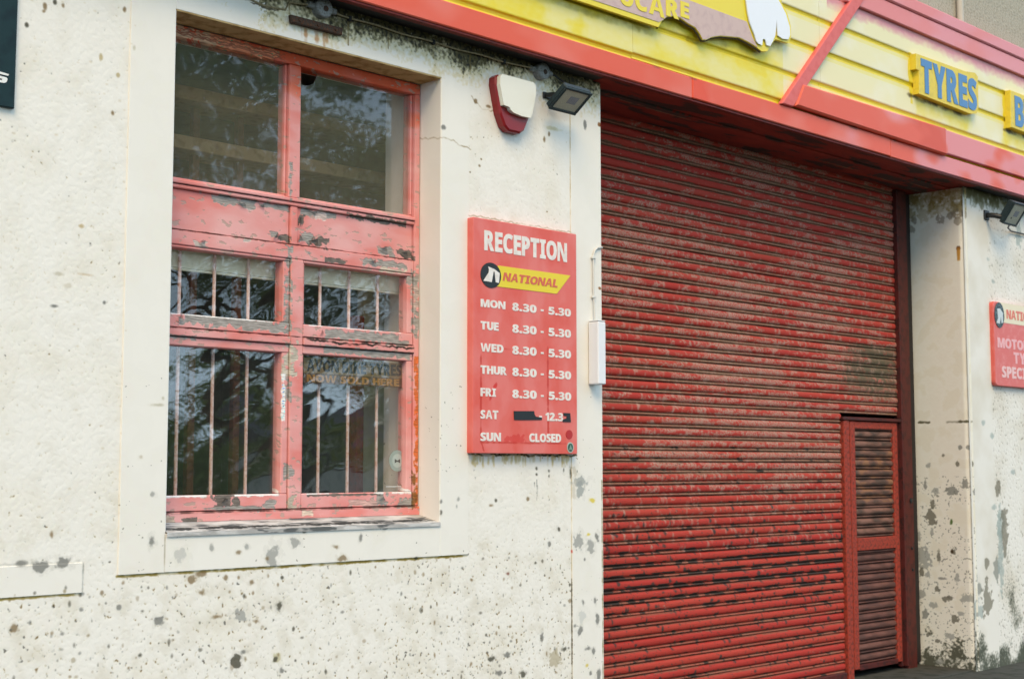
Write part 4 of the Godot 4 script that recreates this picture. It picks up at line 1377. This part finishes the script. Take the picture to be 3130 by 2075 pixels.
# ---------- signs on the wall ----------
func signs() -> void:
	var s := thing("opening_hours_sign", "red reception board listing weekly opening hours in white letters", "sign", Vector3(5.6, 2.27, 0))
	var st := Tex.new(5.1, 6.1, 1.6, 2.95, 420.0, C(218, 104, 94))
	var n1 := noise(st.w, st.h, 0.02, 4, 141, 2, 3)
	for k in st.w * st.h:
		var b := n1[k] / 255.0
		st.mixpx(k, C(222, 126, 120), clampf((b - 0.5) * 2.2, 0, 0.6))
		st.mixpx(k, C(214, 84, 70), clampf((0.4 - b) * 2.6, 0, 0.6))
	var dr := C(196, 62, 50)
	# old sign's outline and runs in the paint
	st.line([Vector2(5.236, 2.165), Vector2(5.236, 1.70)], 0.007, dr, 0.7, 0.001)
	st.line([Vector2(5.24, 1.702), Vector2(5.9, 1.702)], 0.005, dr, 0.5, 0.001)
	st.line([Vector2(5.75, 2.16), Vector2(5.752, 1.76)], 0.007, dr, 0.8, 0.001)
	st.line([Vector2(5.75, 2.235), Vector2(5.75, 2.16)], 0.006, dr, 0.5, 0.001)
	st.line([Vector2(5.41, 2.205), Vector2(5.46, 2.205)], 0.004, dr, 0.6, 0.001)
	st.line([Vector2(5.35, 2.02), Vector2(5.30, 1.93)], 0.01, C(206, 56, 50), 0.5)
	st.blob(5.5, 1.725, 0.08, 0.02, C(200, 44, 36), 0.5, 0.9)
	st.line([Vector2(5.24, 1.70), Vector2(5.26, 1.65)], 0.005, dr, 0.6)
	part("panel", B.new().on(st, 0.05).slab(rounded(5.178, 1.643, 5.992, 2.894, 0.006), 0.004, 0.05, 0.003), st.mat(0.4), s)
	var wh := grainy(C(228, 222, 214), C(216, 206, 198), 0.5, 0.3)
	var z := 0.0502
	word("RECEPTION", 5.259, 5.91, 2.724, 2.832, z, wh, s, "lettering", 0.002)
	var disc := part("logo_disc", B.new().slab(circle(Vector2(5.308, 2.593), 0.076, 0.068), z - 0.004, z + 0.0035), M.black, s)
	var rd := PackedVector2Array([Vector2(5.25, 2.558), Vector2(5.289, 2.606), Vector2(5.291, 2.622), Vector2(5.285, 2.638), Vector2(5.332, 2.628), Vector2(5.372, 2.61), Vector2(5.366, 2.556), Vector2(5.342, 2.558), Vector2(5.334, 2.612), Vector2(5.326, 2.615), Vector2(5.312, 2.556), Vector2(5.29, 2.557)])
	part("road_mark", B.new().slab(rd, z + 0.0036, z + 0.005), wh, disc)
	part("yellow_band", B.new().slab(PackedVector2Array([Vector2(5.362, 2.651), Vector2(5.938, 2.651), Vector2(5.824, 2.537), Vector2(5.35, 2.537)]), z - 0.004, z + 0.002), flat(C(226, 202, 40), 0.45), s)
	word("NATIONAL", 5.402, 5.833, 2.572, 2.618, z + 0.002, flat(C(206, 96, 70), 0.5), s, "lettering", 0.0015, 0.25)
	var rows := [["MON", 5.418, 2.418, 2.460], ["TUE", 5.367, 2.298, 2.342], ["WED", 5.403, 2.181, 2.225], ["THUR", 5.428, 2.063, 2.107], ["FRI", 5.347, 1.944, 1.988], ["SAT", 5.364, 1.825, 1.871], ["SUN", 5.384, 1.708, 1.753]]
	for r in rows:
		word(r[0], 5.233, r[1], r[2], r[3], z, wh, s, "lettering", 0.002)
		if r[0] == "SUN":
			word("CLOSED", 5.602, 5.855, 1.707, 1.754, z, wh, s, "lettering", 0.002)
			continue
		if r[0] == "SAT":
			word("-", 5.68, 5.702, r[2] + 0.016, r[2] + 0.026, z, wh, s, "lettering", 0.002)
			word("12.3", 5.728, 5.872, r[2], r[3], z, wh, s, "lettering", 0.002)
			part("black_tape", B.new().slab(PackedVector2Array([Vector2(5.482, 1.872), Vector2(5.638, 1.876), Vector2(5.642, 1.858), Vector2(5.652, 1.846), Vector2(5.70, 1.842), Vector2(5.70, 1.83), Vector2(5.60, 1.826), Vector2(5.484, 1.824)]), z - 0.002, z + 0.0035), M.black, s)
			part("black_tape", B.new().slab(PackedVector2Array([Vector2(5.876, 1.872), Vector2(5.93, 1.872), Vector2(5.936, 1.822), Vector2(5.868, 1.822), Vector2(5.872, 1.836), Vector2(5.90, 1.842), Vector2(5.904, 1.854), Vector2(5.876, 1.858)]), z - 0.002, z + 0.0035), M.black, s)
			continue
		word("8.30", 5.471, 5.66, r[2] - 0.002, r[3], z, wh, s, "lettering", 0.002)
		word("-", 5.694, 5.717, r[2] + 0.012, r[2] + 0.022, z, wh, s, "lettering", 0.002)
		word("5.30", 5.757, 5.94, r[2] - 0.002, r[3], z, wh, s, "lettering", 0.002)
	part("red_sticker", B.new().slab(circle(Vector2(5.923, 1.752), 0.028, 0.026, 18), z - 0.002, z + 0.0015), flat(C(176, 30, 28), 0.4), s)
	part("green_sticker", B.new().slab(circle(Vector2(5.932, 1.68), 0.028, 0.03, 18), z - 0.002, z + 0.0012), flat(C(172, 178, 166), 0.5), s)
	part("green_sticker", B.new().slab(circle(Vector2(5.932, 1.68), 0.021, 0.023, 18), z + 0.0013, z + 0.0026), flat(C(40, 86, 70), 0.5), s)
	part("sticker_star", B.new().slab(PackedVector2Array([Vector2(5.932, 1.698), Vector2(5.94, 1.678), Vector2(5.948, 1.664), Vector2(5.932, 1.67), Vector2(5.916, 1.664), Vector2(5.924, 1.678)]), z + 0.0027, z + 0.0035), flat(C(120, 150, 136), 0.5), s)

	# red trade sign beyond the shutter
	var t := thing("trade_sign", "small red sign with cream heading band and faded white words beside the shutter", "sign", Vector3(11.5, 2.57, 0))
	var red := grainy(C(210, 96, 86), C(216, 120, 114), 0.4, 0.6)
	part("panel", B.new().slab(rounded(11.09, 2.232, 12.25, 2.93, 0.045), 0.002, 0.04, 0.006), red, t)
	part("heading_band", B.new().slab(PackedVector2Array([Vector2(11.19, 2.928), Vector2(12.2, 2.928), Vector2(12.2, 2.762), Vector2(11.19, 2.762)]), 0.036, 0.042), flat(C(224, 214, 184), 0.5), t)
	var ds := part("logo_disc", B.new().slab(circle(Vector2(11.19, 2.82), 0.085, 0.105), 0.0422, 0.0455), grainy(C(44, 62, 66), C(130, 150, 156), 0.5, 0.12), t)
	part("road_mark", B.new().slab(PackedVector2Array([Vector2(11.13, 2.75), Vector2(11.16, 2.79), Vector2(11.15, 2.87), Vector2(11.2, 2.875), Vector2(11.25, 2.84), Vector2(11.245, 2.76), Vector2(11.22, 2.755), Vector2(11.21, 2.81), Vector2(11.19, 2.75)]), 0.0457, 0.047), flat(C(196, 206, 208), 0.5), ds)
	var pale := flat(C(228, 170, 172), 0.5)
	word("NATIONAL", 11.322, 11.95, 2.80, 2.877, 0.042, flat(C(214, 110, 90), 0.5), t, "lettering", 0.002)
	word("MOTOR", 11.148, 11.72, 2.55, 2.633, 0.04, pale, t, "lettering", 0.002)
	word("TYRE", 11.43, 11.85, 2.432, 2.526, 0.04, pale, t, "lettering", 0.002)
	word("SPECIALISTS", 11.21, 12.2, 2.305, 2.4, 0.04, flat(C(226, 184, 182), 0.5), t, "lettering", 0.002)

	# dark board at the other end
	var d := thing("dark_sign", "dark green-black board with a white slanted letter on the cream wall", "sign", Vector3(2.0, 3.5, 0))
	part("panel", B.new().slab(PackedVector2Array([Vector2(1.2, 3.026), Vector2(2.626, 3.026), Vector2(2.630, 4.0), Vector2(1.2, 4.0)]), 0.002, 0.022, 0.003), grainy(C(24, 46, 48), C(18, 34, 38), 0.35, 0.6), d)
	var sl := PackedVector2Array([Vector2(2.537, 3.168), Vector2(2.597, 3.162), Vector2(2.594, 3.155), Vector2(2.556, 3.156), Vector2(2.555, 3.149), Vector2(2.586, 3.147), Vector2(2.592, 3.142), Vector2(2.588, 3.128), Vector2(2.578, 3.122), Vector2(2.53, 3.122), Vector2(2.532, 3.131), Vector2(2.568, 3.132), Vector2(2.57, 3.138), Vector2(2.54, 3.139), Vector2(2.533, 3.145)])
	part("letter", B.new().slab(sl, 0.022, 0.0245), M.white, d)


func fl_local(o: Node3D, tilt: float, fins: bool, w: float, h: float) -> void:
	# lamp head round its own middle, then turned; lens towards +z
	var turn := Transform3D(Basis(Vector3(1, 0, 0), tilt), Vector3.ZERO)
	var frame := grainy(C(44, 56, 58), C(30, 40, 42), 0.4, 0.1)
	var b := B.new()
	b.xf = turn
	b.slab(rounded(-w, -h, w, h, 0.012), -0.03, 0.0, 0.004)
	add_local("housing", b, frame, o)
	for q in [[-w, -h, w, -h + 0.016], [-w, h - 0.016, w, h], [-w, -h + 0.0165, -w + 0.016, h - 0.0165], [w - 0.016, -h + 0.0165, w, h - 0.0165]]:
		b = B.new()
		b.xf = turn
		b.box(Vector3(q[0], q[1], 0.0005), Vector3(q[2], q[3], 0.012), 0.003)
		add_local("lens_frame", b, frame, o)
	b = B.new()
	b.xf = turn
	b.box(Vector3(-w + 0.017, -h + 0.017, 0.0005), Vector3(w - 0.017, h - 0.017, 0.003))
	add_local("reflector", b, flat(C(206, 200, 176), 0.35), o)
	b = B.new()
	b.xf = turn
	b.box(Vector3(-0.02, -0.02, 0.0032), Vector3(0.05, 0.03, 0.005))
	add_local("chip", b, flat(C(150, 150, 160), 0.4), o)
	var gl := flat(C(200, 205, 200), 0.03)
	gl.albedo_color.a = 0.06
	gl.transparency = BaseMaterial3D.TRANSPARENCY_ALPHA
	b = B.new()
	b.xf = turn
	b.box(Vector3(-w + 0.0165, -h + 0.0165, 0.008), Vector3(w - 0.0165, h - 0.0165, 0.0105))
	add_local("lens", b, gl, o)
	if fins:
		for k in 6:
			b = B.new()
			b.xf = turn
			var x := -w * 0.8 + w * 1.6 * k / 5.0
			b.box(Vector3(x - 0.004, -h * 0.8, -0.062), Vector3(x + 0.004, h * 0.95, -0.031), 0.001)
			add_local("cooling_fin", b, frame, o)


func add_local(called: String, b: B, m: Material, o: Node3D) -> void:
	var p := MeshInstance3D.new()
	p.name = called
	p.mesh = b.mesh()
	p.material_override = m
	o.add_child(p, true)


func fittings() -> void:
	# alarm box
	var a := thing("alarm_box", "white burglar alarm box with dark red base and lamp", "alarm", Vector3(5.49, 3.5, 0))
	var c := Vector2(5.49, 0)
	var base := PackedVector2Array()
	for p in [Vector2(-0.15, 3.645), Vector2(-0.147, 3.685), Vector2(-0.125, 3.702), Vector2(0.125, 3.702), Vector2(0.147, 3.685), Vector2(0.15, 3.645), Vector2(0.112, 3.49), Vector2(0.078, 3.425), Vector2(0.045, 3.402), Vector2(-0.045, 3.402), Vector2(-0.078, 3.425), Vector2(-0.112, 3.49)]:
		base.append(p + c)
	part("base", B.new().slab(base, 0.002, 0.055, 0.01), flat(C(132, 22, 26), 0.3), a)
	var cov := PackedVector2Array()
	for p in [Vector2(-0.14, 3.64), Vector2(-0.137, 3.684), Vector2(-0.12, 3.699), Vector2(0.12, 3.699), Vector2(0.14, 3.684), Vector2(0.142, 3.64), Vector2(0.112, 3.52), Vector2(0.098, 3.494), Vector2(0.03, 3.492), Vector2(-0.035, 3.5), Vector2(-0.058, 3.512), Vector2(-0.066, 3.526), Vector2(-0.112, 3.53)]:
		cov.append(p + c)
	part("cover", B.new().slab(cov, 0.045, 0.08, 0.012), flat(C(226, 222, 206), 0.35), a)
	# floodlights
	var f := thing("floodlight", "small dark framed floodlight tilted down beside the white alarm box", "floodlight", Vector3(5.835, 3.625, 0.15), "floodlights under the fascia")
	fl_local(f, 0.95, false, 0.11, 0.085)
	var bm: Material = M.black
	part("bracket", B.new().box(Vector3(5.765, 3.655, 0.001), Vector3(5.85, 3.69, 0.012), 0.003), bm, f)
	part("bracket", B.new().tube([Vector3(5.785, 3.672, 0.01), Vector3(5.79, 3.668, 0.06), Vector3(5.80, 3.645, 0.115)], 0.014, 8), bm, f)
	var g := thing("floodlight", "dark ribbed floodlight on the pier above the small red sign", "floodlight", Vector3(11.2, 3.645, 0.2), "floodlights under the fascia")
	fl_local(g, 0.6, true, 0.12, 0.1)
	add_local("bracket", B.new().box(Vector3(-0.16, -0.04, -0.199), Vector3(-0.08, 0.04, -0.18), 0.004), bm, g)
	add_local("bracket", B.new().tube([Vector3(-0.12, 0.0, -0.185), Vector3(-0.11, -0.01, -0.12), Vector3(-0.07, -0.03, -0.06), Vector3(-0.02, -0.02, -0.03)], 0.022, 8), bm, g)
	var cab4 := thing("cable", "black cable leading away from the ribbed floodlight", "cable", Vector3(11.4, 3.55, 0.1))
	part("sheath", B.new().tube([Vector3(11.22, 3.6, 0.16), Vector3(11.32, 3.56, 0.08), Vector3(11.5, 3.56, 0.02), Vector3(12.4, 3.57, 0.012)], 0.007, 6), bm, cab4)
	# junction boxes, cables
	var metal := grainy(C(138, 140, 138), C(96, 92, 84), 0.55, 0.08)
	for q in [[4.18, 3.802, 0.05, "round grey junction box on the wall above the window"], [5.732, 3.795, 0.047, "rusty round junction box beside the alarm box"]]:
		var j := thing("junction_box", q[3], "junction box", Vector3(q[0], q[1], 0.011), "junction boxes under the fascia")
		part("body", B.new().lathe(Vector3(q[0], q[1], 0.001), Vector3(0, 0, 1), [[0, q[2]], [0.045, q[2]], [0.05, q[2] * 0.9], [0.052, q[2] * 0.6], [0.052, 0.0]], 18), metal, j)
		part("gland", B.new().tube([Vector3(q[0] - q[2] - 0.035, q[1] + 0.004, 0.022), Vector3(q[0] - q[2] + 0.01, q[1], 0.022)], 0.016, 10), metal, j)
		part("gland", B.new().tube([Vector3(q[0] + q[2] - 0.01, q[1], 0.022), Vector3(q[0] + q[2] + 0.035, q[1] + 0.002, 0.022)], 0.016, 10), metal, j)
		part("screw", B.new().lathe(Vector3(q[0] + 0.004, q[1] - 0.006, 0.052), Vector3(0, 0, 1), [[0, 0.016], [0.004, 0.014], [0.005, 0.0]], 10), M.rust, j)
	var ck := grainy(C(150, 136, 104), C(90, 80, 60), 0.8, 0.1)
	var cab := thing("cable", "thin dirty cable clipped along the wall between the junction boxes", "cable", Vector3(4.9, 3.795, 0.01))
	var pts := []
	for x in 30:
		var xx := lerpf(4.26, 5.66, x / 29.0)
		pts.append(Vector3(xx, 3.800 - 0.008 * sin((xx - 4.26) * 2.2) + 0.003 * sin(xx * 17.0), 0.017))
	part("sheath", B.new().tube(pts, 0.005, 6), ck, cab)
	for x in [4.36, 4.92, 5.442]:
		part("clip", B.new().box(Vector3(x - 0.008, 3.781, 0.002), Vector3(x + 0.008, 3.806, 0.026), 0.002), M.rubber, cab)
	var cab2 := thing("cable", "short black cable from the junction box to the floodlight", "cable", Vector3(5.87, 3.76, 0.05))
	part("sheath", B.new().tube([Vector3(5.80, 3.794, 0.022), Vector3(5.835, 3.79, 0.035), Vector3(5.845, 3.765, 0.06), Vector3(5.86, 3.735, 0.10), Vector3(5.88, 3.69, 0.15)], 0.006, 6), M.black, cab2)
	var cab3 := thing("cable", "grey cable running off above the window head", "cable", Vector3(4.0, 3.79, 0.01))
	part("sheath", B.new().tube([Vector3(3.60, 3.765, 0.004), Vector3(3.766, 3.757, 0.006), Vector3(3.85, 3.744, 0.006), Vector3(3.975, 3.752, 0.007), Vector3(3.99, 3.79, 0.016), Vector3(4.1, 3.802, 0.022)], 0.0055, 6), ck, cab3)
	# rusty bar over the window
	var rb := thing("rusty_bar", "rusty black iron bar fixed over the window", "iron bar", Vector3(4.15, 3.71, 0.01))
	part("bar", B.new().slab(PackedVector2Array([Vector2(3.99, 3.727), Vector2(4.306, 3.73), Vector2(4.3, 3.692), Vector2(3.997, 3.69)]), 0.012, 0.036, 0.004), M.rust, rb)
	for x in [4.04, 4.15, 4.26]:
		part("bolt", B.new().lathe(Vector3(x, 3.71, 0.036), Vector3(0, 0, 1), [[0, 0.009], [0.006, 0.008], [0.007, 0.0]], 8), M.rust, rb)
	# white sensor housing with its conduit
	var h := thing("cable_housing", "white plastic housing with thin bent conduit on the pier edge", "housing", Vector3(6.18, 2.2, 0.0))
	part("case", B.new().box(Vector3(6.135, 2.042, 0.007), Vector3(6.203, 2.402, 0.085), 0.006), flat(C(226, 228, 230), 0.4), h)
	part("end_cap", B.new().box(Vector3(6.137, 2.404, 0.009), Vector3(6.201, 2.412, 0.083), 0.003), flat(C(206, 208, 208), 0.4), h)
	part("conduit", B.new().tube([Vector3(6.18, 2.41, 0.02), Vector3(6.178, 2.56, 0.014), Vector3(6.178, 2.79, 0.013), Vector3(6.19, 2.825, 0.013), Vector3(6.215, 2.845, 0.013), Vector3(6.255, 2.85, 0.012), Vector3(6.268, 2.85, -0.02)], 0.006, 8), flat(C(206, 204, 196), 0.5), h)
	for y in [2.545, 2.775]:
		part("clip", B.new().box(Vector3(6.163, y, 0.006), Vector3(6.194, y + 0.014, 0.022), 0.002), flat(C(214, 212, 204), 0.5), h)
	# downpipe on the upper wall
	var dp := thing("drainpipe", "thin pale pipe on the grey wall above the fascia", "pipe", Vector3(10.68, 5.9, 0.03))
	part("pipe", B.new().tube([Vector3(10.69, 5.1, 0.03), Vector3(10.69, 7.0, 0.03)], 0.028, 10), flat(C(186, 182, 168), 0.6), dp)
	part("clip", B.new().box(Vector3(10.65, 5.6, -0.002), Vector3(10.73, 5.64, 0.062), 0.004), flat(C(150, 146, 134), 0.6), dp)


# ---------- behind the window ----------
func interior() -> void:
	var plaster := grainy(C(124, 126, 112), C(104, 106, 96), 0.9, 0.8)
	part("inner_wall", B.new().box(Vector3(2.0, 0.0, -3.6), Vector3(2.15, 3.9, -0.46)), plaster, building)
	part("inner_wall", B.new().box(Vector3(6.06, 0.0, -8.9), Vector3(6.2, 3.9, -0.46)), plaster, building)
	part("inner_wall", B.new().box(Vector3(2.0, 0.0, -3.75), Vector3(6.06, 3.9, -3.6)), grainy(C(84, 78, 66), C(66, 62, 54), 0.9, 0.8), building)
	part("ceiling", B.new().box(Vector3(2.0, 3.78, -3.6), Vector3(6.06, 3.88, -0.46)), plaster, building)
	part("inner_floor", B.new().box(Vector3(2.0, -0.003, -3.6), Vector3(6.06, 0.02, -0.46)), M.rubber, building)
	var pw := thing("partition", "pale grey partition panel with dark red post seen through the window", "partition", Vector3(5.6, 0, -1.05))
	part("panel", B.new().box(Vector3(5.292, 0.02, -1.06), Vector3(6.055, 2.62, -1.0), 0.003), grainy(C(186, 190, 174), C(172, 174, 158), 0.8, 0.7), pw)
	part("post", B.new().box(Vector3(5.236, 0.02, -1.08), Vector3(5.290, 2.45, -0.985), 0.004), grainy(C(150, 52, 36), C(110, 44, 30), 0.6, 0.3), pw)
	var rack := thing("storage_rack", "tan timber storage rack with rusty uprights behind the window", "rack", Vector3(4.2, 0, -1.0))
	var tanw := grainy(C(196, 160, 116), C(160, 124, 84), 0.8, 0.5)
	for y in [3.49, 3.225]:
		part("shelf", B.new().box(Vector3(2.6, y, -1.15), Vector3(5.9, y + 0.072, -0.9), 0.004), tanw, rack)
	for x in [4.105, 4.385]:
		part("upright", B.new().box(Vector3(x, 0.02, -1.02), Vector3(x + 0.042, 3.48, -0.98), 0.003), grainy(C(112, 66, 46), C(84, 50, 38), 0.7, 0.3), rack)
	var blindm := flat(C(238, 232, 204), 0.8)
	blindm.backlight_enabled = true
	blindm.backlight = C(110, 106, 90)
	for q in [[3.44, 4.15, "cream roller blind behind the window light with the plain sash"], [4.23, 4.96, "cream roller blind behind the window light nearer the opening-hours sign"]]:
		var bl := thing("roller_blind", q[2], "blind", Vector3((q[0] + q[1]) / 2, 2.6, -0.285), "roller blinds in the window")
		part("fabric", B.new().box(Vector3(q[0], 2.498, -0.273), Vector3(q[1], 2.68, -0.27)), blindm, bl)
		part("bottom_bar", B.new().box(Vector3(q[0], 2.484, -0.277), Vector3(q[1], 2.4965, -0.266), 0.003), flat(C(220, 214, 186), 0.5), bl)
		part("roller", B.new().tube([Vector3(q[0], 2.7, -0.30), Vector3(q[1], 2.7, -0.30)], 0.02, 10), blindm, bl)
	# stickers on the inside of the glass
	var s := thing("window_sticker", "long dark sticker with black and amber lettering across the lower pane", "sticker", Vector3(4.58, 2.05, -0.206))
	var p0 := W(400 + 0.4464 * 1210, 700 + 0.4464 * 885, -0.207)
	part("film", B.new().box(Vector3(4.27, 2.035, -0.2085), Vector3(4.912, 2.112, -0.2075)), flat(C(112, 94, 60), 0.5), s)
	part("film", B.new().box(Vector3(4.27, 1.985, -0.2085), Vector3(4.912, 2.0345, -0.2075)), flat(C(70, 50, 22), 0.5), s)
	word("AVON BIKE TYRES", 4.29, 4.905, 2.045, 2.104, -0.2075, M.black, s, "lettering", 0.001)
	word("NOW SOLD HERE", 4.29, 4.89, 1.992, 2.029, -0.2075, flat(C(146, 104, 40), 0.5), s, "lettering", 0.001)
	var rs := thing("round_sticker", "round pale grey sticker low in the corner of the lower pane", "sticker", Vector3(4.85, 1.6, -0.206))
	var rc := W(350 + 0.4651 * 1858, 1350 + 0.4651 * 125, -0.207)
	part("disc", B.new().slab(circle(Vector2(rc.x, rc.y), 0.055, 0.056), -0.2085, -0.2075), flat(C(146, 164, 156), 0.5), rs)
	part("ring", B.new().slab(circle(Vector2(rc.x, rc.y), 0.035, 0.036), -0.2075, -0.2068), flat(C(176, 190, 182), 0.5), rs)
	part("mark", B.new().slab(PackedVector2Array([Vector2(rc.x - 0.018, rc.y + 0.01), Vector2(rc.x, rc.y), Vector2(rc.x + 0.018, rc.y + 0.01), Vector2(rc.x + 0.018, rc.y - 0.012), Vector2(rc.x, rc.y - 0.004), Vector2(rc.x - 0.018, rc.y - 0.012)]), -0.2068, -0.206), flat(C(50, 60, 56), 0.5), rs)
	var ls := thing("strip_sticker", "narrow white strip sticker at the foot of the lower pane", "sticker", Vector3(4.83, 1.46, -0.206))
	part("strip", B.new().box(Vector3(rc.x - 0.075, 1.468, -0.2085), Vector3(rc.x + 0.04, 1.474, -0.2075)), flat(C(190, 194, 190), 0.5), ls)


# ---------- across the road, seen in the glass ----------
func crown_mesh(sd: int, rx: float, ry: float, clumps: int, leaves: int, leaf: float) -> ArrayMesh:
	var r := RandomNumberGenerator.new()
	r.seed = sd
	var v := PackedVector3Array()
	var n := PackedVector3Array()
	var col := PackedColorArray()
	var ix := PackedInt32Array()
	for c in clumps:
		var d := Vector3(r.randfn(), r.randfn() * 0.9, r.randfn()).normalized()
		var rad := 0.45 + 0.55 * pow(r.randf(), 0.6)
		var cc := Vector3(d.x * rx, d.y * ry, d.z * rx) * rad
		var cs := (0.10 + 0.12 * r.randf()) * rx
		var tone := r.randf()
		for l in leaves:
			var p := cc + Vector3(r.randfn(), r.randfn() * 0.6, r.randfn()) * cs * 0.6
			var nn := Vector3(r.randfn(), r.randfn() + 0.8, r.randfn()).normalized()
			var a := nn.cross(Vector3(r.randfn(), r.randfn(), r.randfn())).normalized() * leaf * (0.6 + 0.8 * r.randf())
			var b := nn.cross(a) * 0.55
			var k := v.size()
			v.append_array([p - a, p + b, p + a, p - b])
			var g := Color(0.1, 0.17, 0.035).lerp(Color(0.25, 0.32, 0.075), clampf(tone * 0.6 + r.randf() * 0.4, 0, 1))
			for q in 4:
				n.append(nn)
				col.append(g)
			ix.append_array([k, k + 1, k + 2, k, k + 2, k + 3])
	var arr := []
	arr.resize(Mesh.ARRAY_MAX)
	arr[Mesh.ARRAY_VERTEX] = v
	arr[Mesh.ARRAY_NORMAL] = n
	arr[Mesh.ARRAY_COLOR] = col
	arr[Mesh.ARRAY_INDEX] = ix
	var am := ArrayMesh.new()
	am.add_surface_from_arrays(Mesh.PRIMITIVE_TRIANGLES, arr)
	return am


func opposite() -> void:
	var leafm := StandardMaterial3D.new()
	leafm.vertex_color_use_as_albedo = true
	leafm.roughness = 0.6
	leafm.backlight_enabled = true
	leafm.backlight = C(150, 160, 90)
	var bark := grainy(C(92, 80, 64), C(60, 52, 44), 0.95, 0.4, 1.0)
	var kinds := [crown_mesh(41, 5.4, 4.2, 115, 140, 0.09), crown_mesh(42, 4.2, 4.6, 115, 140, 0.09)]
	for a in [[13.0, 21.0, 9.9, 0, 0.0, "spreading tree with high open crown across the road"], [21.5, 23.5, 10.0, 1, 1.0, "tall leafy tree with low branches across the road"], [28.5, 22.5, 7.2, 0, 2.0, "broad dark tree behind the pavement across the road"], [35.5, 26.0, 7.4, 1, 3.0, "narrow leafy tree standing farther along the road"], [24.5, 31.0, 10.2, 0, 4.2, "large tree behind the white garden wall"], [5.0, 34.0, 10.5, 1, 5.0, "tall tree rising behind the clipped hedge"], [31.0, 36.0, 3.2, 0, 2.6, "low bushy tree beside the white garden wall"]]:
		var t := thing("leafy_tree", a[5], "tree", Vector3(a[0], 0.1, a[1]), "trees across the road")
		var tr := B.new()
		tr.tube([Vector3(0, -0.1, 0), Vector3(0.1, 2.0, 0.1), Vector3(0.0, 4.5, 0.2), Vector3(0.2, a[2], 0.0)], 0.32, 10, 0.1)
		add_local("trunk", tr, bark, t)
		for k in 6:
			var an: float = k * 1.05 + a[4]
			var lb := B.new()
			var y0 := 2.8 + 0.7 * k
			lb.tube([Vector3(0.05, y0, 0.1), Vector3(cos(an) * 1.4, y0 + 1.0, sin(an) * 1.4), Vector3(cos(an) * 3.2, y0 + 1.8, sin(an) * 3.2)], 0.12, 7, 0.03)
			add_local("limb", lb, bark, t)
		var cr := MeshInstance3D.new()
		cr.name = "crown"
		cr.mesh = kinds[a[3]]
		cr.material_override = leafm
		cr.position = Vector3(0, a[2], 0)
		cr.rotation.y = a[4]
		t.add_child(cr)
	# hooped frame at the roadside
	var hf := thing("hooped_frame", "black hooped metal sign frame standing at the roadside", "frame", Vector3(10.165, -0.03, 7.5))
	var hp := [Vector3(-0.14, 0.0, 0.0)]
	for k in 13:
		var an := PI * k / 12.0
		hp.append(Vector3(-0.14 * cos(an), 2.38 + 0.15 * sin(an), 0.0))
	hp.append(Vector3(0.14, 0.0, 0.0))
	add_local("hoop", B.new().tube(hp, 0.025, 8), M.black, hf)
	add_local("cross_bar", B.new().tube([Vector3(-0.14, 1.2, 0), Vector3(0.14, 1.2, 0)], 0.02, 8), M.black, hf)
	add_local("foot", B.new().box(Vector3(-0.3, 0.0, -0.2), Vector3(0.3, 0.03, 0.2), 0.005), M.black, hf)
	# clipped hedge
	var h := thing("hedge", "dark clipped garden hedge across the road", "hedge", Vector3(15.5, 0.1, 26.5))
	var hm := MeshInstance3D.new()
	hm.name = "foliage"
	hm.mesh = crown_mesh(51, 6.0, 1.25, 420, 60, 0.09)
	hm.material_override = leafm
	hm.position = Vector3(0, 1.05, 0)
	hm.scale = Vector3(1.1, 1, 0.25)
	h.add_child(hm)
	# white garden wall and bungalow
	var wm := grainy(C(222, 218, 206), C(206, 200, 186), 0.9, 1.0)
	var gw := thing("garden_wall", "low white garden wall across the road", "wall", Vector3(24, 0, 29))
	part("wall", B.new().box(Vector3(23.2, 0.0, 28.9), Vector3(30.0, 1.38, 29.1), 0.01), wm, gw)
	part("coping", B.new().box(Vector3(23.15, 1.382, 28.85), Vector3(30.05, 1.46, 29.15), 0.01), M.concrete, gw)
	var hs := thing("bungalow", "white bungalow with dark slate roof far across the road", "house", Vector3(44, 0, 50))
	part("wall", B.new().box(Vector3(39.5, 0.1, 48), Vector3(51, 2.6, 56)), wm, hs)
	var slate := grainy(C(70, 72, 78), C(50, 52, 56), 0.7, 1.0)
	var rf := B.new()
	for q in [[47.5, -1.0], [56.5, 1.0]]:
		rf.quad(Vector3(39.1, 2.55, q[0]), Vector3(51.4, 2.55, q[0]), Vector3(51.4, 4.4, 52), Vector3(39.1, 4.4, 52), Vector3(0, 0.85, q[1] * 0.5).normalized())
	for x in [39.1, 51.4]:
		rf.face3(Vector3(x, 2.55, 47.5), Vector3(x, 2.55, 56.5), Vector3(x, 4.4, 52), Vector3(-1 if x < 42 else 1, 0, 0))
	var roof := part("roof", rf, slate, hs)
	part("chimney", B.new().box(Vector3(48, 4.0, 51.6), Vector3(48.8, 5.4, 52.4)), wm, roof)
	for x in [41.0, 44.5, 48.5]:
		var w := part("window", B.new().box(Vector3(x, 1.0, 47.95), Vector3(x + 1.4, 2.2, 48.02)), M.white, hs)
		part("pane", B.new().box(Vector3(x + 0.08, 1.08, 47.93), Vector3(x + 1.32, 2.12, 47.949)), M.rubber, w)
	part("door", B.new().box(Vector3(46.6, 0.1, 47.95), Vector3(47.6, 2.2, 48.02)), M.rubber, hs)
